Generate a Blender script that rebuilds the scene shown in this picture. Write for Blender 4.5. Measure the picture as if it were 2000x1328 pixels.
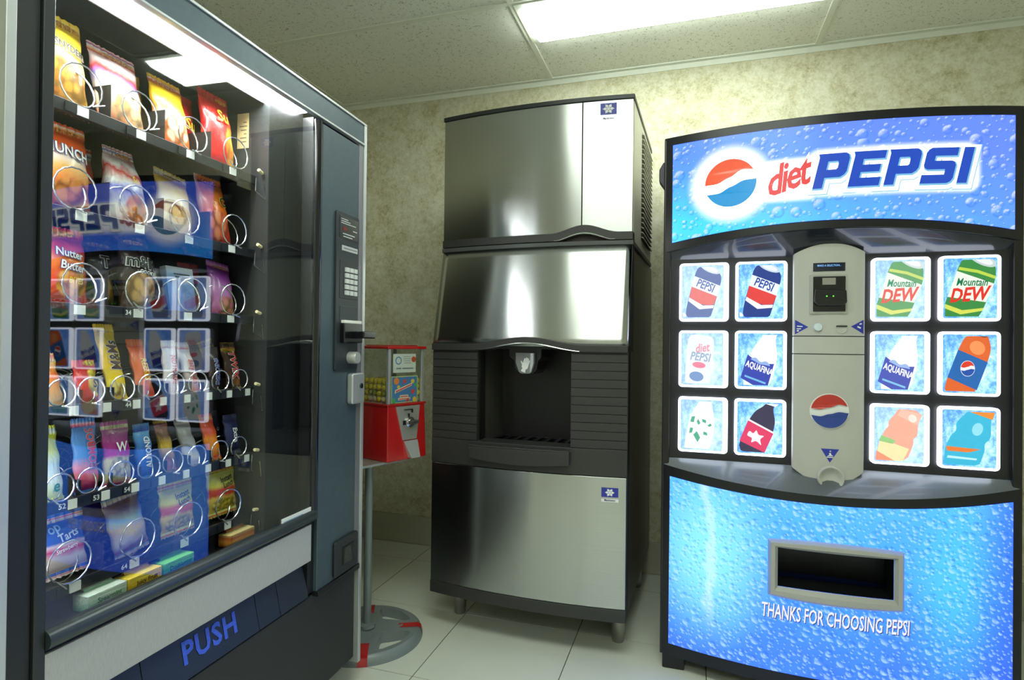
import bpy, math, random
from mathutils import Vector, Matrix
from mathutils.geometry import tessellate_polygon
random.seed(11)
SC = bpy.context.scene
COL = SC.collection
PI = math.pi
for o in list(bpy.data.objects):
    bpy.data.objects.remove(o)

# ------------------------------------------------------------------ camera, world, exposure
cam = bpy.data.cameras.new('camera'); cam_o = bpy.data.objects.new('camera', cam); COL.objects.link(cam_o)
yaw, pitch, roll = .3031, .0068, .0116
fw = Vector((-math.sin(yaw)*math.cos(pitch), math.cos(yaw)*math.cos(pitch), math.sin(pitch)))
rt = Vector((math.cos(yaw), math.sin(yaw), 0)); up = rt.cross(fw)
r2 = rt*math.cos(roll)+up*math.sin(roll); u2 = -rt*math.sin(roll)+up*math.cos(roll)
m = Matrix((r2, u2, -fw)).transposed().to_4x4(); m.translation = (0, 0, 1.0931)
cam_o.matrix_world = m
cam.sensor_width = 36; cam.lens = 1123.7*36/2000; cam.clip_start = .02
SC.camera = cam_o
w = bpy.data.worlds.new('world'); SC.world = w; w.use_nodes = True
w.node_tree.nodes['Background'].inputs[0].default_value = (.9, 1, .95, 1)
w.node_tree.nodes['Background'].inputs[1].default_value = .05
SC.view_settings.view_transform = 'Standard'; SC.view_settings.look = 'None'
SC.view_settings.gamma = 1; SC.view_settings.exposure = 0; SC.view_settings.use_curve_mapping = False
FIX_POWER, FIX2_POWER, SNACK_LAMP = 18.5, 11.0, 95.0
LAMP_COL = (.91, 1.0, .88)

# ------------------------------------------------------------------ materials
def lin(c):
    return tuple((x/255/12.92 if x/255 <= .04045 else ((x/255+.055)/1.055)**2.4) for x in c)
class NT:
    """small node-tree helper"""
    def __init__(s, name):
        s.m = bpy.data.materials.new(name); s.m.use_nodes = True; s.t = s.m.node_tree
        s.b = s.t.nodes['Principled BSDF']; s.out = s.t.nodes['Material Output']
    def n(s, kind, **kw):
        x = s.t.nodes.new('ShaderNode'+kind)
        for k, v in kw.items():
            if k[0] == 'i' and k[1:].isdigit(): s.set(x, int(k[1:]), v)
            else: setattr(x, k, v)
        return x
    def set(s, node, i, v):
        if isinstance(v, bpy.types.NodeSocket): s.t.links.new(v, node.inputs[i])
        else:
            try: node.inputs[i].default_value = v
            except Exception: node.inputs[i].default_value = tuple(v)+(1,)
    def math(s, op, a, b=0.0, c=0.0, clamp=False):
        x = s.n('Math', operation=op, i0=a, i1=b, i2=c); x.use_clamp = clamp; return x.outputs[0]
    def mix(s, fac, a, b, mode='MIX'):
        x = s.n('Mix', data_type='RGBA', blend_type=mode)
        s.set(x, 0, fac); s.set(x, 6, a if isinstance(a, bpy.types.NodeSocket) else tuple(a)[:3]+(1,)); s.set(x, 7, b if isinstance(b, bpy.types.NodeSocket) else tuple(b)[:3]+(1,))
        return x.outputs[2]
    def coord(s, which='Object'): return s.n('TexCoord').outputs[which]
    def noise(s, vec, scale, detail=3, rough=.55):
        x = s.n('TexNoise'); s.set(x, 'Vector' if 0 else 0, vec); x.inputs['Scale'].default_value = scale
        x.inputs['Detail'].default_value = detail; x.inputs['Roughness'].default_value = rough; return x.outputs[0]
    def ramp(s, fac, stops, interp='LINEAR'):
        x = s.n('ValToRGB'); cr = x.color_ramp; cr.interpolation = interp
        while len(cr.elements) < len(stops): cr.elements.new(.5)
        for e, (p, c) in zip(cr.elements, stops): e.position = p; e.color = tuple(c)[:3]+(1,)
        s.set(x, 0, fac); return x.outputs[0]
    def sep(s, vec):
        x = s.n('SeparateXYZ', i0=vec); return x.outputs
    def P(s, key, v): s.set(s.b, key, v if not isinstance(v, tuple) or len(v) != 3 else v+(1,)) if key != 'Tangent' else s.set(s.b, key, v)
    def bump(s, h, strength=.3, dist=.002):
        x = s.n('Bump'); x.inputs['Strength'].default_value = strength; x.inputs['Distance'].default_value = dist
        s.t.links.new(h, x.inputs['Height']); s.t.links.new(x.outputs[0], s.b.inputs['Normal'])
CACHE = {}
def mat(name, rgb, rough=.5, metal=0, var=.06, vs=30, bump=0, bs=300, spec=.5, coat=0, emit=0, alpha=1):
    key = (name, rgb, rough, metal, emit)
    if key in CACHE: return CACHE[key]
    t = NT(name); c = lin(rgb)
    nz = t.noise(t.coord(), vs)
    t.P('Base Color', t.mix(nz, tuple(x*(1-var) for x in c), tuple(min(1, x*(1+var)) for x in c)))
    t.P('Roughness', rough); t.P('Metallic', metal); t.P('Specular IOR Level', spec); t.P('Coat Weight', coat)
    if bump: t.bump(t.noise(t.coord(), bs, 2), bump)
    if emit: t.P('Emission Color', c); t.P('Emission Strength', emit)
    CACHE[key] = t.m; return t.m
def emat(rgb, k=1.0):
    """backlit print: flat ink colour lit from behind"""
    key = ('e', rgb, k)
    if key in CACHE: return CACHE[key]
    t = NT('backlit_ink'); c = lin(rgb)
    nz = t.noise(t.coord(), 60)
    e = t.mix(nz, tuple(x*.93 for x in c), tuple(x*1.05 for x in c))
    t.P('Base Color', tuple(x*.15 for x in c)); t.P('Roughness', .25)
    t.P('Emission Color', e); t.P('Emission Strength', k)
    CACHE[key] = t.m; return t.m

BLACK = mat('black_plastic', (22, 23, 26), .38)
GLOSSB = mat('gloss_black', (16, 17, 20), .16, coat=.3)
DARK = mat('charcoal_plastic', (44, 45, 45), .5, bump=.15)
CHROME = mat('chrome', (205, 208, 208), .18, 1)
SILVER = mat('silver_trim', (196, 200, 202), .32, .55)
WHITE = mat('white_paper', (235, 236, 230), .6)
STEELB = mat('steel', (165, 165, 160), .3, 1)

# ------------------------------------------------------------------ mesh builder
class MB:
    def __init__(s): s.v = []; s.f = []; s.mi = []
    def poly(s, pts, m=0):
        k = len(s.v); s.v += [tuple(p) for p in pts]; s.f.append(tuple(range(k, k+len(pts)))); s.mi.append(m); return s
    def box(s, x0, x1, y0, y1, z0, z1, m=0):
        k = len(s.v)
        s.v += [(x, y, z) for z in (z0, z1) for y in (y0, y1) for x in (x0, x1)]
        for q in ((0,2,3,1), (4,5,7,6), (0,1,5,4), (2,6,7,3), (0,4,6,2), (1,3,7,5)): s.f.append(tuple(k+i for i in q)); s.mi.append(m)
        return s
    def prism(s, loop, y0, y1, m=0, fn=None):
        """closed outline in the x-z plane pushed from y0 to y1"""
        fn = fn or (lambda x, z: (x, z)); n = len(loop); k = len(s.v)
        s.v += [(fn(x, z)[0], y0, fn(x, z)[1]) for x, z in loop]+[(fn(x, z)[0], y1, fn(x, z)[1]) for x, z in loop]
        s.f.append(tuple(range(k, k+n))); s.f.append(tuple(range(k+2*n-1, k+n-1, -1))); s.mi += [m, m]
        for i in range(n): s.f.append((k+i, k+n+i, k+n+(i+1) % n, k+(i+1) % n)); s.mi.append(m)
        return s
    def surf(s, fn, nu, nv, m=0, flip=False, closed_u=False):
        k = len(s.v)
        for j in range(nv+1):
            for i in range(nu+(0 if closed_u else 1)): s.v.append(tuple(fn(i/nu, j/nv)))
        wd = nu if closed_u else nu+1
        for j in range(nv):
            for i in range(nu):
                a = k+j*wd+i; b = k+j*wd+(i+1) % wd; q = (a, b, b+wd, a+wd)
                s.f.append(q[::-1] if flip else q); s.mi.append(m)
        return s
    def tube(s, path, r, n=8, m=0, closed=False):
        path = [Vector(p) for p in path]; k = len(s.v); N = len(path); prev = None
        for i, p in enumerate(path):
            d = (path[(i+1) % N]-path[i-1]) if closed else (path[min(i+1, N-1)]-path[max(i-1, 0)])
            d.normalize()
            if prev is None: a = d.orthogonal().normalized()
            else: a = (prev-d*prev.dot(d)).normalized()
            prev = a; b = d.cross(a); rr = r[i] if isinstance(r, (list, tuple)) else r
            for q in range(n): s.v.append(tuple(p+(a*math.cos(2*PI*q/n)+b*math.sin(2*PI*q/n))*rr))
        for i in range(N if closed else N-1):
            for q in range(n):
                a = k+i*n+q; b = k+i*n+(q+1) % n; c = k+((i+1) % N)*n
                s.f.append((a, b, c+(q+1) % n, c+q)); s.mi.append(m)
        if not closed:
            s.f.append(tuple(range(k+n-1, k-1, -1))); s.f.append(tuple(range(k+(N-1)*n, k+N*n))); s.mi += [m, m]
        return s
    def lathe(s, prof, c=(0, 0), n=24, m=0, axis='z', o=(0, 0, 0)):
        k = len(s.v)
        for r, z in prof:
            for q in range(n):
                a = 2*PI*q/n; p = (r*math.cos(a), r*math.sin(a), z)
                if axis == 'y': p = (p[0], p[2], -p[1])
                s.v.append((p[0]+c[0]+o[0], p[1]+c[1]+o[1], p[2]+o[2]))
        for j in range(len(prof)-1):
            for q in range(n): s.f.append((k+j*n+q, k+j*n+(q+1) % n, k+(j+1)*n+(q+1) % n, k+(j+1)*n+q)); s.mi.append(m)
        s.f.append(tuple(range(k+n-1, k-1, -1))); s.f.append(tuple(range(k+(len(prof)-1)*n, k+len(prof)*n))); s.mi += [m, m]
        return s
    def flat(s, loops, fn, m=0):
        """2-D outline (first loop) with holes, laid on a surface: fn(u,v)->xyz"""
        flat = [p for l in loops for p in l]; k = len(s.v)
        tri = tessellate_polygon([[Vector((p[0], p[1], 0)) for p in l] for l in loops])
        s.v += [tuple(fn(*p)) for p in flat]
        for t in tri:
            a, b, c = [Vector((flat[i][0], flat[i][1])) for i in t]
            if (b-a).cross(c-a) < 0: t = t[::-1]
            s.f.append(tuple(k+i for i in t)); s.mi.append(m)
        return s
    def text(s, body, fn, size, m=0, shear=0, bold=0, sx=1, align='CENTER', spacing=1):
        cu = bpy.data.curves.new('t', 'FONT'); cu.body = body; cu.size = 1; cu.shear = shear; cu.offset = bold
        cu.align_x = align; cu.align_y = 'CENTER'; cu.resolution_u = 2; cu.space_character = spacing
        ob = bpy.data.objects.new('t', cu); me = bpy.data.meshes.new_from_object(ob); k = len(s.v)
        s.v += [tuple(fn(v.co.x*size*sx, v.co.y*size)) for v in me.vertices]
        for p in me.polygons: s.f.append(tuple(k+i for i in p.vertices)); s.mi.append(m)
        bpy.data.objects.remove(ob); bpy.data.curves.remove(cu); bpy.data.meshes.remove(me); return s
    def mesh(s, name, mats, smooth=True, sharp=38):
        me = bpy.data.meshes.new(name); me.from_pydata(s.v, [], s.f)
        for x in (mats if isinstance(mats, (list, tuple)) else [mats]): me.materials.append(x)
        me.polygons.foreach_set('material_index', s.mi)
        if smooth: me.shade_smooth(); me.set_sharp_from_angle(angle=math.radians(sharp))
        me.update(); return me
    def build(s, name, mats, parent=None, smooth=True, bevel=0, seg=2, sharp=38):
        o = bpy.data.objects.new(name, s.mesh(name, mats, smooth, sharp)); COL.objects.link(o)
        if parent: o.parent = parent
        if bevel:
            b = o.modifiers.new('bevel', 'BEVEL'); b.width = bevel; b.segments = seg; b.limit_method = 'ANGLE'; b.harden_normals = True
        return o
def B(*a): return MB().box(*a)
def tag(o, label, cat=None, group=None, kind=None):
    if label: o['label'] = label
    if cat: o['category'] = cat
    if group: o['group'] = group
    if kind: o['kind'] = kind
    return o
def empty(name, loc, rz=0):
    o = bpy.data.objects.new(name, None); COL.objects.link(o); o.location = loc; o.rotation_euler = (0, 0, rz); o.empty_display_size = .05; return o
def copy_tree(o, parent=None):
    c = o.copy(); COL.objects.link(c)
    if parent: c.parent = parent
    for ch in o.children: copy_tree(ch, c)
    return c
def rrect(x0, x1, z0, z1, r, n=4):
    pts = []
    for cx, cz, a0 in ((x1-r, z0+r, -90), (x1-r, z1-r, 0), (x0+r, z1-r, 90), (x0+r, z0+r, 180)):
        for i in range(n+1):
            a = math.radians(a0+90*i/n); pts.append((cx+r*math.cos(a), cz+r*math.sin(a)))
    return pts
def circ(cx, cz, r, n=24, a0=0, a1=360):
    return [(cx+r*math.cos(math.radians(a0+(a1-a0)*i/n)), cz+r*math.sin(math.radians(a0+(a1-a0)*i/n))) for i in range(n if a1-a0 == 360 else n+1)]

# ------------------------------------------------------------------ the room
D, H = 2.849, 2.44
XL, XR, YF = -1.93, 1.75, -2.6
t = NT('wallpaper'); co = t.coord()
n1 = t.noise(co, 9, 5, .7); n2 = t.noise(co, 42, 4, .7); n3 = t.noise(co, 130, 3, .6)
f = t.math('ADD', t.math('MULTIPLY', n1, .45), t.math('ADD', t.math('MULTIPLY', n2, .4), t.math('MULTIPLY', n3, .25)))
t.P('Base Color', t.ramp(f, [(.38, lin((162, 156, 118))), (.5, lin((202, 197, 164))), (.58, lin((216, 213, 188))), (.68, lin((228, 227, 210)))]))
t.P('Roughness', .75); t.bump(n3, .15); WALLP = t.m
t = NT('floor_tile'); co = t.coord('Object'); geo = t.n('ObjectInfo').outputs['Random']
n1 = t.noise(co, 6, 4); n2 = t.noise(co, 90, 3)
c = t.mix(n1, lin((218, 222, 208)), lin((230, 233, 222))); c = t.mix(t.math('MULTIPLY', geo, .12), c, lin((206, 208, 192)))
t.P('Base Color', c); t.P('Roughness', t.math('MULTIPLY_ADD', n2, .12, .24)); FLOORT = t.m
GROUT = mat('grout', (96, 98, 86), .9)
t = NT('ceiling_board'); co = t.coord(); n1 = t.noise(co, 170, 3, .7); n2 = t.noise(co, 60, 2)
sp = t.ramp(t.math('ADD', t.math('MULTIPLY', n1, .75), t.math('MULTIPLY', n2, .25)), [(.36, lin((150, 152, 138))), (.43, lin((246, 248, 240)))])
t.P('Base Color', sp); t.P('Roughness', .9); t.bump(n1, .3); CEILT = t.m
TBAR = mat('ceiling_grid_paint', (236, 240, 228), .5)

fl = tag(B(XL-.1, XR+.1, YF-.1, D+.1, -.1, -.002).build('floor', GROUT), 'pale glazed square floor tiles with thin dark grout', None, None, 'structure')
me = B(0, .4565, 0, .4565, -.008, 0).mesh('tile', FLOORT, False)
gx = -.405+.0018; gy = 2.173+.0018
for i in range(-4, 6):
    for j in range(-11, 3):
        x0, y0 = gx+i*.46, gy+j*.46
        a, b, c2, d2 = max(x0, XL), min(x0+.4565, XR), max(y0, YF), min(y0+.4565, D)
        if b-a < .02 or d2-c2 < .02: continue
        if b-a > .456 and d2-c2 > .456:
            o = bpy.data.objects.new('tile', me); COL.objects.link(o); o.location = (x0, y0, 0); o.parent = fl
        else:
            o = B(0, b-a, 0, d2-c2, -.008, 0).build('tile', FLOORT, fl, False); o.location = (a, c2, 0)
tag(B(XL-.1, XR+.1, D, D+.1, 0, H+.1).build('wall_back', WALLP), 'mottled beige wallpaper wall behind the machines', None, None, 'structure')
tag(B(XL-.1, XL, YF, D, 0, H+.1).build('wall_left', WALLP), 'mottled beige side wall', None, None, 'structure')
tag(B(XR, XR+.1, YF, D, 0, H+.1).build('wall_right', WALLP), 'mottled beige side wall', None, None, 'structure')
PAINT = mat('door_wall_paint', (240, 238, 226), .7)
WOOD = mat('door_wood', (150, 104, 66), .45, var=.2, vs=8)
wf = MB().box(XL-.1, -1.60, YF-.1, YF, 0, H+.1).box(-.65, XR+.1, YF-.1, YF, 0, H+.1).box(-1.60, -.65, YF-.1, YF, 2.06, H+.1)
tag(wf.build('wall_front', PAINT, None, False), 'pale wall with a doorway, opposite the machines', None, None, 'structure')
d1 = tag(B(-1.56, -.69, YF-.07, YF-.03, .005, 2.02).build('door_1', mat('door_leaf', (222, 220, 208), .4), None, False, .003), 'pale door leaf in the wall opposite the machines', None, None, 'structure')
MB().lathe([(.006, 0), (.006, .05), (.024, .055), (.026, .075), (.012, .085)], n=16, axis='y').build('door_knob', CHROME, d1)
d1.children[0].location = (-.76, YF-.03, 1.0); d1.children[0].rotation_euler = (0, 0, PI)
tag(MB().box(-1.66, -1.56, YF-.1, YF+.015, 0, 2.09).box(-.69, -.59, YF-.1, YF+.015, 0, 2.09).box(-1.56, -.69, YF-.1, YF+.015, 2.02, 2.09).build('trim_1', WOOD, None, False, .004), 'brown wooden frame around the doorway', None, None, 'structure')
bb = tag(B(XL, XR, D-.006, D-.001, 0, .150).build('baseboard_back', GROUT), 'grey-beige tile skirting along the back wall', None, None, 'structure')
SK = mat('skirting_tile', (182, 181, 160), .35)
for i in range(-4, 6):
    a, b = max(gx+i*.46, XL), min(gx+i*.46+.4565, XR)
    if b-a > .02: B(a, b, D-.014, D-.004, .002, .151).build('skirting_tile', SK, bb, False, .0015)
# ceiling: lay-in boards on a T-bar grid
ce = tag(B(XL-.1, XR+.1, YF-.1, D+.1, H+.03, H+.1).build('ceiling', mat('plenum', (120, 120, 115), .9)), 'suspended ceiling of speckled boards in a painted grid', None, None, 'structure')
TX = [-.6965+1.2192*k for k in (-1, 0, 1, 2)]
TY = [2.163-.6096*k for k in range(0, 8)]
FIXB = (2.163, 2.468)
xs = [XL]+[x for x in TX if XL < x < XR]+[XR]
ys = [YF]+sorted(y for y in TY if y > YF)+[FIXB[1], D]
FIX2 = (2, 5)                                                 # rows from the front that hold a lamp; the first lamp is added
fixrects = []
for i in range(len(xs)-1):
    for j in range(len(ys)-1):
        x0, x1, y0, y1 = xs[i]+.004, xs[i+1]-.004, ys[j]+.004, ys[j+1]-.004
        if abs(xs[i]+.6965) < .01 and (abs(ys[j]-2.163) < .01 or j in FIX2): fixrects.append((xs[i], xs[i+1], ys[j], ys[j+1])); continue
        if abs(ys[j]-2.163) < .01: y1 = ys[j+2]-.004
        elif abs(ys[j]-2.468) < .01 and abs(xs[i]+.6965) > .01: continue
        B(x0, x1, y0, y1, H+.004, H+.02).build('ceiling_board', CEILT, ce, False)
for x in xs[1:-1]: B(x-.012, x+.012, YF, D, H-.001, H+.006).build('grid_bar', TBAR, ce, False)
for y in ys[1:-1]:
    if abs(y-2.468) > .01: B(XL, XR, y-.012, y+.012, H-.0005, H+.0055).build('grid_bar', TBAR, ce, False)
B(-.6965, .5227, 2.468-.008, 2.468+.008, H-.0005, H+.0055).build('grid_bar', TBAR, ce, False)
for a in ((XL, XR, D-.024, D, H-.0015, H+.005), (XL, XR, D-.003, D, H-.026, H)): B(*a).build('wall_angle', TBAR, ce, False)
def ceiling_light(x0, x1, y0, y1, power, label):
    r = empty('ceiling_light', ((x0+x1)/2, (y0+y1)/2, H)); w, d = (x1-x0)/2-.006, (y1-y0)/2-.006
    MB().box(-w, w, -d, -d+.026, -.004, .012).box(-w, w, d-.026, d, -.004, .012).box(-w, -w+.026, -d+.026, d-.026, -.004, .012).box(w-.026, w, -d+.026, d-.026, -.004, .012).build('frame', TBAR, r, False)
    t = NT('lamp_lens'); t.P('Base Color', (.8, .8, .8)); t.P('Roughness', .4)
    t.P('Emission Color', t.mix(t.noise(t.coord(), 300), tuple(x*.97 for x in LAMP_COL), LAMP_COL)); t.P('Emission Strength', power)
    q = MB(); a, b = w-.026, d-.026; c_, e_ = a-.022, b-.016
    q.v = [(-a, -b, -.002), (a, -b, -.002), (a, b, -.002), (-a, b, -.002), (-c_, -e_, -.03), (c_, -e_, -.03), (c_, e_, -.03), (-c_, e_, -.03)]
    q.f = [(0, 1, 2, 3), (7, 6, 5, 4)]+[(i+4, (i+1) % 4+4, (i+1) % 4, i) for i in range(4)]; q.mi = [0]*6
    q.build('lens', t.m, r, False)
    tag(r, label, 'light')
ceiling_light(*[q for q in fixrects if q[2] > 2][0], FIX_POWER, 'long glowing fluorescent ceiling light above the ice dispenser')
for q, lb in zip([q for q in fixrects if q[2] < 2], ('added unseen fluorescent ceiling light near the doorway, behind the camera', 'wide fluorescent ceiling light over the middle of the room')):
    ceiling_light(*q, FIX2_POWER, lb)  # the one behind the camera is added, unseen, for more bounce light
# ------------------------------------------------------------------ shared shape helpers
def bowblock(mb, x0, x1, n, yf, z0, z1, yb, m=0):
    """solid whose front follows yf(x) and whose lower/upper edges follow z0(x), z1(x)"""
    g = lambda q, x: q(x) if callable(q) else q
    k = len(mb.v)
    for i in range(n+1):
        x = x0+(x1-x0)*i/n; a, b, c, d = g(yf, x), g(z0, x), g(z1, x), g(yb, x)
        mb.v += [(x, a, b), (x, a, c), (x, d, c), (x, d, b)]
    for i in range(n):
        q = k+4*i
        for e in range(4): mb.f.append((q+e, q+(e+1) % 4, q+4+(e+1) % 4, q+4+e)[::-1]); mb.mi.append(m)
    mb.f.append((k, k+1, k+2, k+3)); mb.f.append((k+4*n+3, k+4*n+2, k+4*n+1, k+4*n)); mb.mi += [m, m]
    return mb
def offset_loop(loop, d):
    n = len(loop); out = []
    area = sum(loop[i][0]*loop[(i+1) % n][1]-loop[(i+1) % n][0]*loop[i][1] for i in range(n)); s = 1 if area > 0 else -1
    for i in range(n):
        p, q, r = Vector(loop[i-1]), Vector(loop[i]), Vector(loop[(i+1) % n])
        a, b = (q-p).normalized(), (r-q).normalized()
        na, nb = Vector((a.y, -a.x))*s, Vector((b.y, -b.x))*s
        h = na+nb
        k = min(1/max(.35, (1+na.dot(nb))/1), 2)
        q2 = q+h*k*d; out.append((q2.x, q2.y))
    return out
def globe_print(mb, fn, cx, cz, r, ms, tilt=0, faded=False):
    """round emblem: red cap, white wave, blue bowl. ms = (white, red, blue) slots"""
    ca, sa = math.cos(tilt), math.sin(tilt)
    def pt(x, y): return (cx+(x*ca-y*sa)*r, cz+(x*sa+y*ca)*r)
    def wave(K):
        def f(x):
            for (a, p_), (b, q_) in zip(K[:-1], K[1:]):
                if x <= b: u = (x-a)/(b-a); return p_+(q_-p_)*(u*u*(3-2*u))
            return K[-1][1]
        return f
    top = wave([(-1, .16), (-.5, .10), (0, .22), (.5, .40), (1, .30)]); bot = wave([(-1, -.24), (-.5, -.30), (0, -.16), (.5, -.04), (1, -.10)])
    for i in range(40):
        for r0, r1 in ((0, .5), (.5, 1.03)):
            c4 = [pt(rr*math.cos(2*PI*(i+j)/40), rr*math.sin(2*PI*(i+j)/40)) for rr, j in ((r0, 0), (r1, 0), (r1, 1), (r0, 1))]
            mb.poly([fn[0](*q_) for q_ in (c4 if r0 else c4[:3])], ms[0])
    def region(curve, sign):
        xs_ = [x/100 for x in range(-100, 101)]
        ok = [x for x in xs_ if abs(curve(x)) < math.sqrt(max(0, 1-x*x))*.97]
        a, b = ok[0], ok[-1]
        pts = [(a+(b-a)*i/16, curve(a+(b-a)*i/16)) for i in range(17)]
        a1 = math.atan2(pts[-1][1], pts[-1][0]); a0 = math.atan2(pts[0][1], pts[0][0])
        if sign > 0: arc = [a1+((a0-a1) % (2*PI))*i/20 for i in range(21)]
        else: arc = [a1-((a1-a0) % (2*PI))*i/20 for i in range(21)]
        return [pt(*p) for p in pts]+[pt(.97*math.cos(q), .97*math.sin(q)) for q in arc]
    mb.flat([region(top, 1)], fn[1], ms[1]); mb.flat([region(bot, -1)], fn[1], ms[2])
LETTERS = {
 'P': (.92, [[(0,0),(.29,0),(.29,.3),(.76,.3),(.87,.37),(.92,.46),(.92,.84),(.87,.94),(.76,1),(-.04,1),(0,.92)], [(.29,.53),(.58,.53),(.62,.57),(.62,.73),(.58,.77),(.29,.77)]]),
 'E': (.92, [[(0,0),(.92,0),(.92,.24),(.29,.24),(.29,.4),(.84,.4),(.84,.61),(.29,.61),(.29,.77),(.92,.77),(.92,1),(-.04,1),(0,.92)]]),
 'S': (.95, [[(0,0),(.8,0),(.9,.05),(.95,.14),(.95,.5),(.9,.59),(.8,.63),(.29,.63),(.29,.77),(.93,.77),(.93,1),(.14,1),(.05,.95),(0,.86),(0,.52),(.05,.43),(.14,.39),(.66,.39),(.66,.24),(0,.24)]]),
 'I': (.3, [[(0,0),(.3,0),(.3,1),(0,1)]]),
}
def block_word(mb, word, fn, x0, x1, z0, h, m, shear=.22, off=0, dx=0, dz=0, gap=.14, slope=0):
    tot = sum(LETTERS[c][0] for c in word)+gap*(len(word)-1); sx = (x1-x0-shear*h)/tot; x = x0
    for c in word:
        w_, loops = LETTERS[c]
        L = [[(x+px*sx, py*h) for px, py in l] for l in loops]
        L = [offset_loop(L[0], off)]+[offset_loop(l, -off) for l in L[1:]] if off else L
        if off > .006: L = L[:1]
        mb.flat([[(px+shear*py+dx, z0+py+dz+slope*(px-x0)) for px, py in l] for l in L], fn, m); x += (w_+gap)*sx

# ------------------------------------------------------------------ soda vending machine
def drops(t, x, z, scale, rad, lx=-.6, lz=.8):
    v = t.n('CombineXYZ', i0=x, i1=z); vo = t.n('TexVoronoi', voronoi_dimensions='2D'); t.set(vo, 0, v.outputs[0]); vo.inputs['Scale'].default_value = scale
    rnd = t.sep(vo.outputs['Color'])[0]; pos = t.sep(vo.outputs['Position'])
    r = t.math('MULTIPLY', t.math('MULTIPLY_ADD', rnd, .75, .25), rad)
    dx = t.math('DIVIDE', t.math('SUBTRACT', x, pos[0]), r); dz = t.math('DIVIDE', t.math('SUBTRACT', z, pos[1]), r)
    d = t.math('SQRT', t.math('ADD', t.math('MULTIPLY', dx, dx), t.math('MULTIPLY', dz, dz)))
    mask = t.n('MapRange', interpolation_type='SMOOTHSTEP', i0=d, i1=.72, i2=1.0, i3=1.0, i4=0.0).outputs[0]
    sh = t.math('ADD', t.math('MULTIPLY', dx, lx), t.math('MULTIPLY', dz, lz))
    return t.math('MULTIPLY', mask, sh), mask, d
def smooth(t, v, a, b): return t.n('MapRange', interpolation_type='SMOOTHSTEP', i0=v, i1=a, i2=b, i3=0.0, i4=1.0).outputs[0]
def blob(t, x, z, cx, cz, rx, rz):
    dx = t.math('DIVIDE', t.math('SUBTRACT', x, cx), rx); dz = t.math('DIVIDE', t.math('SUBTRACT', z, cz), rz)
    return t.math('SQRT', t.math('ADD', t.math('MULTIPLY', dx, dx), t.math('MULTIPLY', dz, dz)))
def boxd(t, x, z, cx, cz, hx, hz):
    dx = t.math('MAXIMUM', t.math('SUBTRACT', t.math('ABSOLUTE', t.math('SUBTRACT', x, cx)), hx), 0)
    dz = t.math('MAXIMUM', t.math('SUBTRACT', t.math('ABSOLUTE', t.math('SUBTRACT', z, cz)), hz), 0)
    return t.math('SQRT', t.math('ADD', t.math('MULTIPLY', dx, dx), t.math('MULTIPLY', dz, dz)))
def print_mat(t, col, k, blue=2.4):
    col = t.mix(1.0, col, (1.0, 1.0, blue), 'MULTIPLY')
    t.P('Base Color', (.02, .03, .05)); t.P('Roughness', .22); t.P('Emission Color', col); t.P('Emission Strength', k); return t.m
def header_mat():
    t = NT('backlit_header_print'); s = t.sep(t.coord()); x, z = s[0], s[2]
    g = t.math('ADD', t.math('MULTIPLY', x, .55), t.math('MULTIPLY', t.math('SUBTRACT', z, 1.44), 1.9))
    g = t.math('ADD', g, t.math('MULTIPLY', t.math('SUBTRACT', t.noise(t.coord(), 5, 3), .5), .45))
    c = t.ramp(g, [(.1, lin((70, 222, 246))), (.3, lin((86, 190, 244))), (.55, lin((92, 158, 238))), (.95, lin((100, 138, 226)))])
    for sc, rad, k in ((17, .022, .5), (42, .010, .45)):
        sh, mk, d = drops(t, x, z, sc, rad)
        ring = t.math('MULTIPLY', mk, smooth(t, d, .35, .85))
        c = t.mix(t.math('MULTIPLY', ring, .55), c, lin((50, 112, 205)))
        c = t.mix(t.math('MULTIPLY', t.math('MAXIMUM', sh, 0), k+.35, clamp=True), c, (.9, 1, 1))
    h1 = t.math('SUBTRACT', 1, smooth(t, blob(t, x, z, .208, 1.615, .14, .14), .5, 1.0))
    zz = t.math('SUBTRACT', z, t.math('MULTIPLY', t.math('SUBTRACT', x, .66), .0))
    h2 = t.math('SUBTRACT', 1, smooth(t, boxd(t, x, zz, .656, 1.622, .195, .036), .008, .046))
    h3 = t.math('SUBTRACT', 1, smooth(t, boxd(t, x, z, .37, 1.61, .06, .03), .01, .045))
    hh = t.math('MAXIMUM', t.math('MAXIMUM', h1, h2), h3)
    return print_mat(t, t.mix(hh, c, (2.2, 2.2, 1.0)), 1.1)
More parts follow.
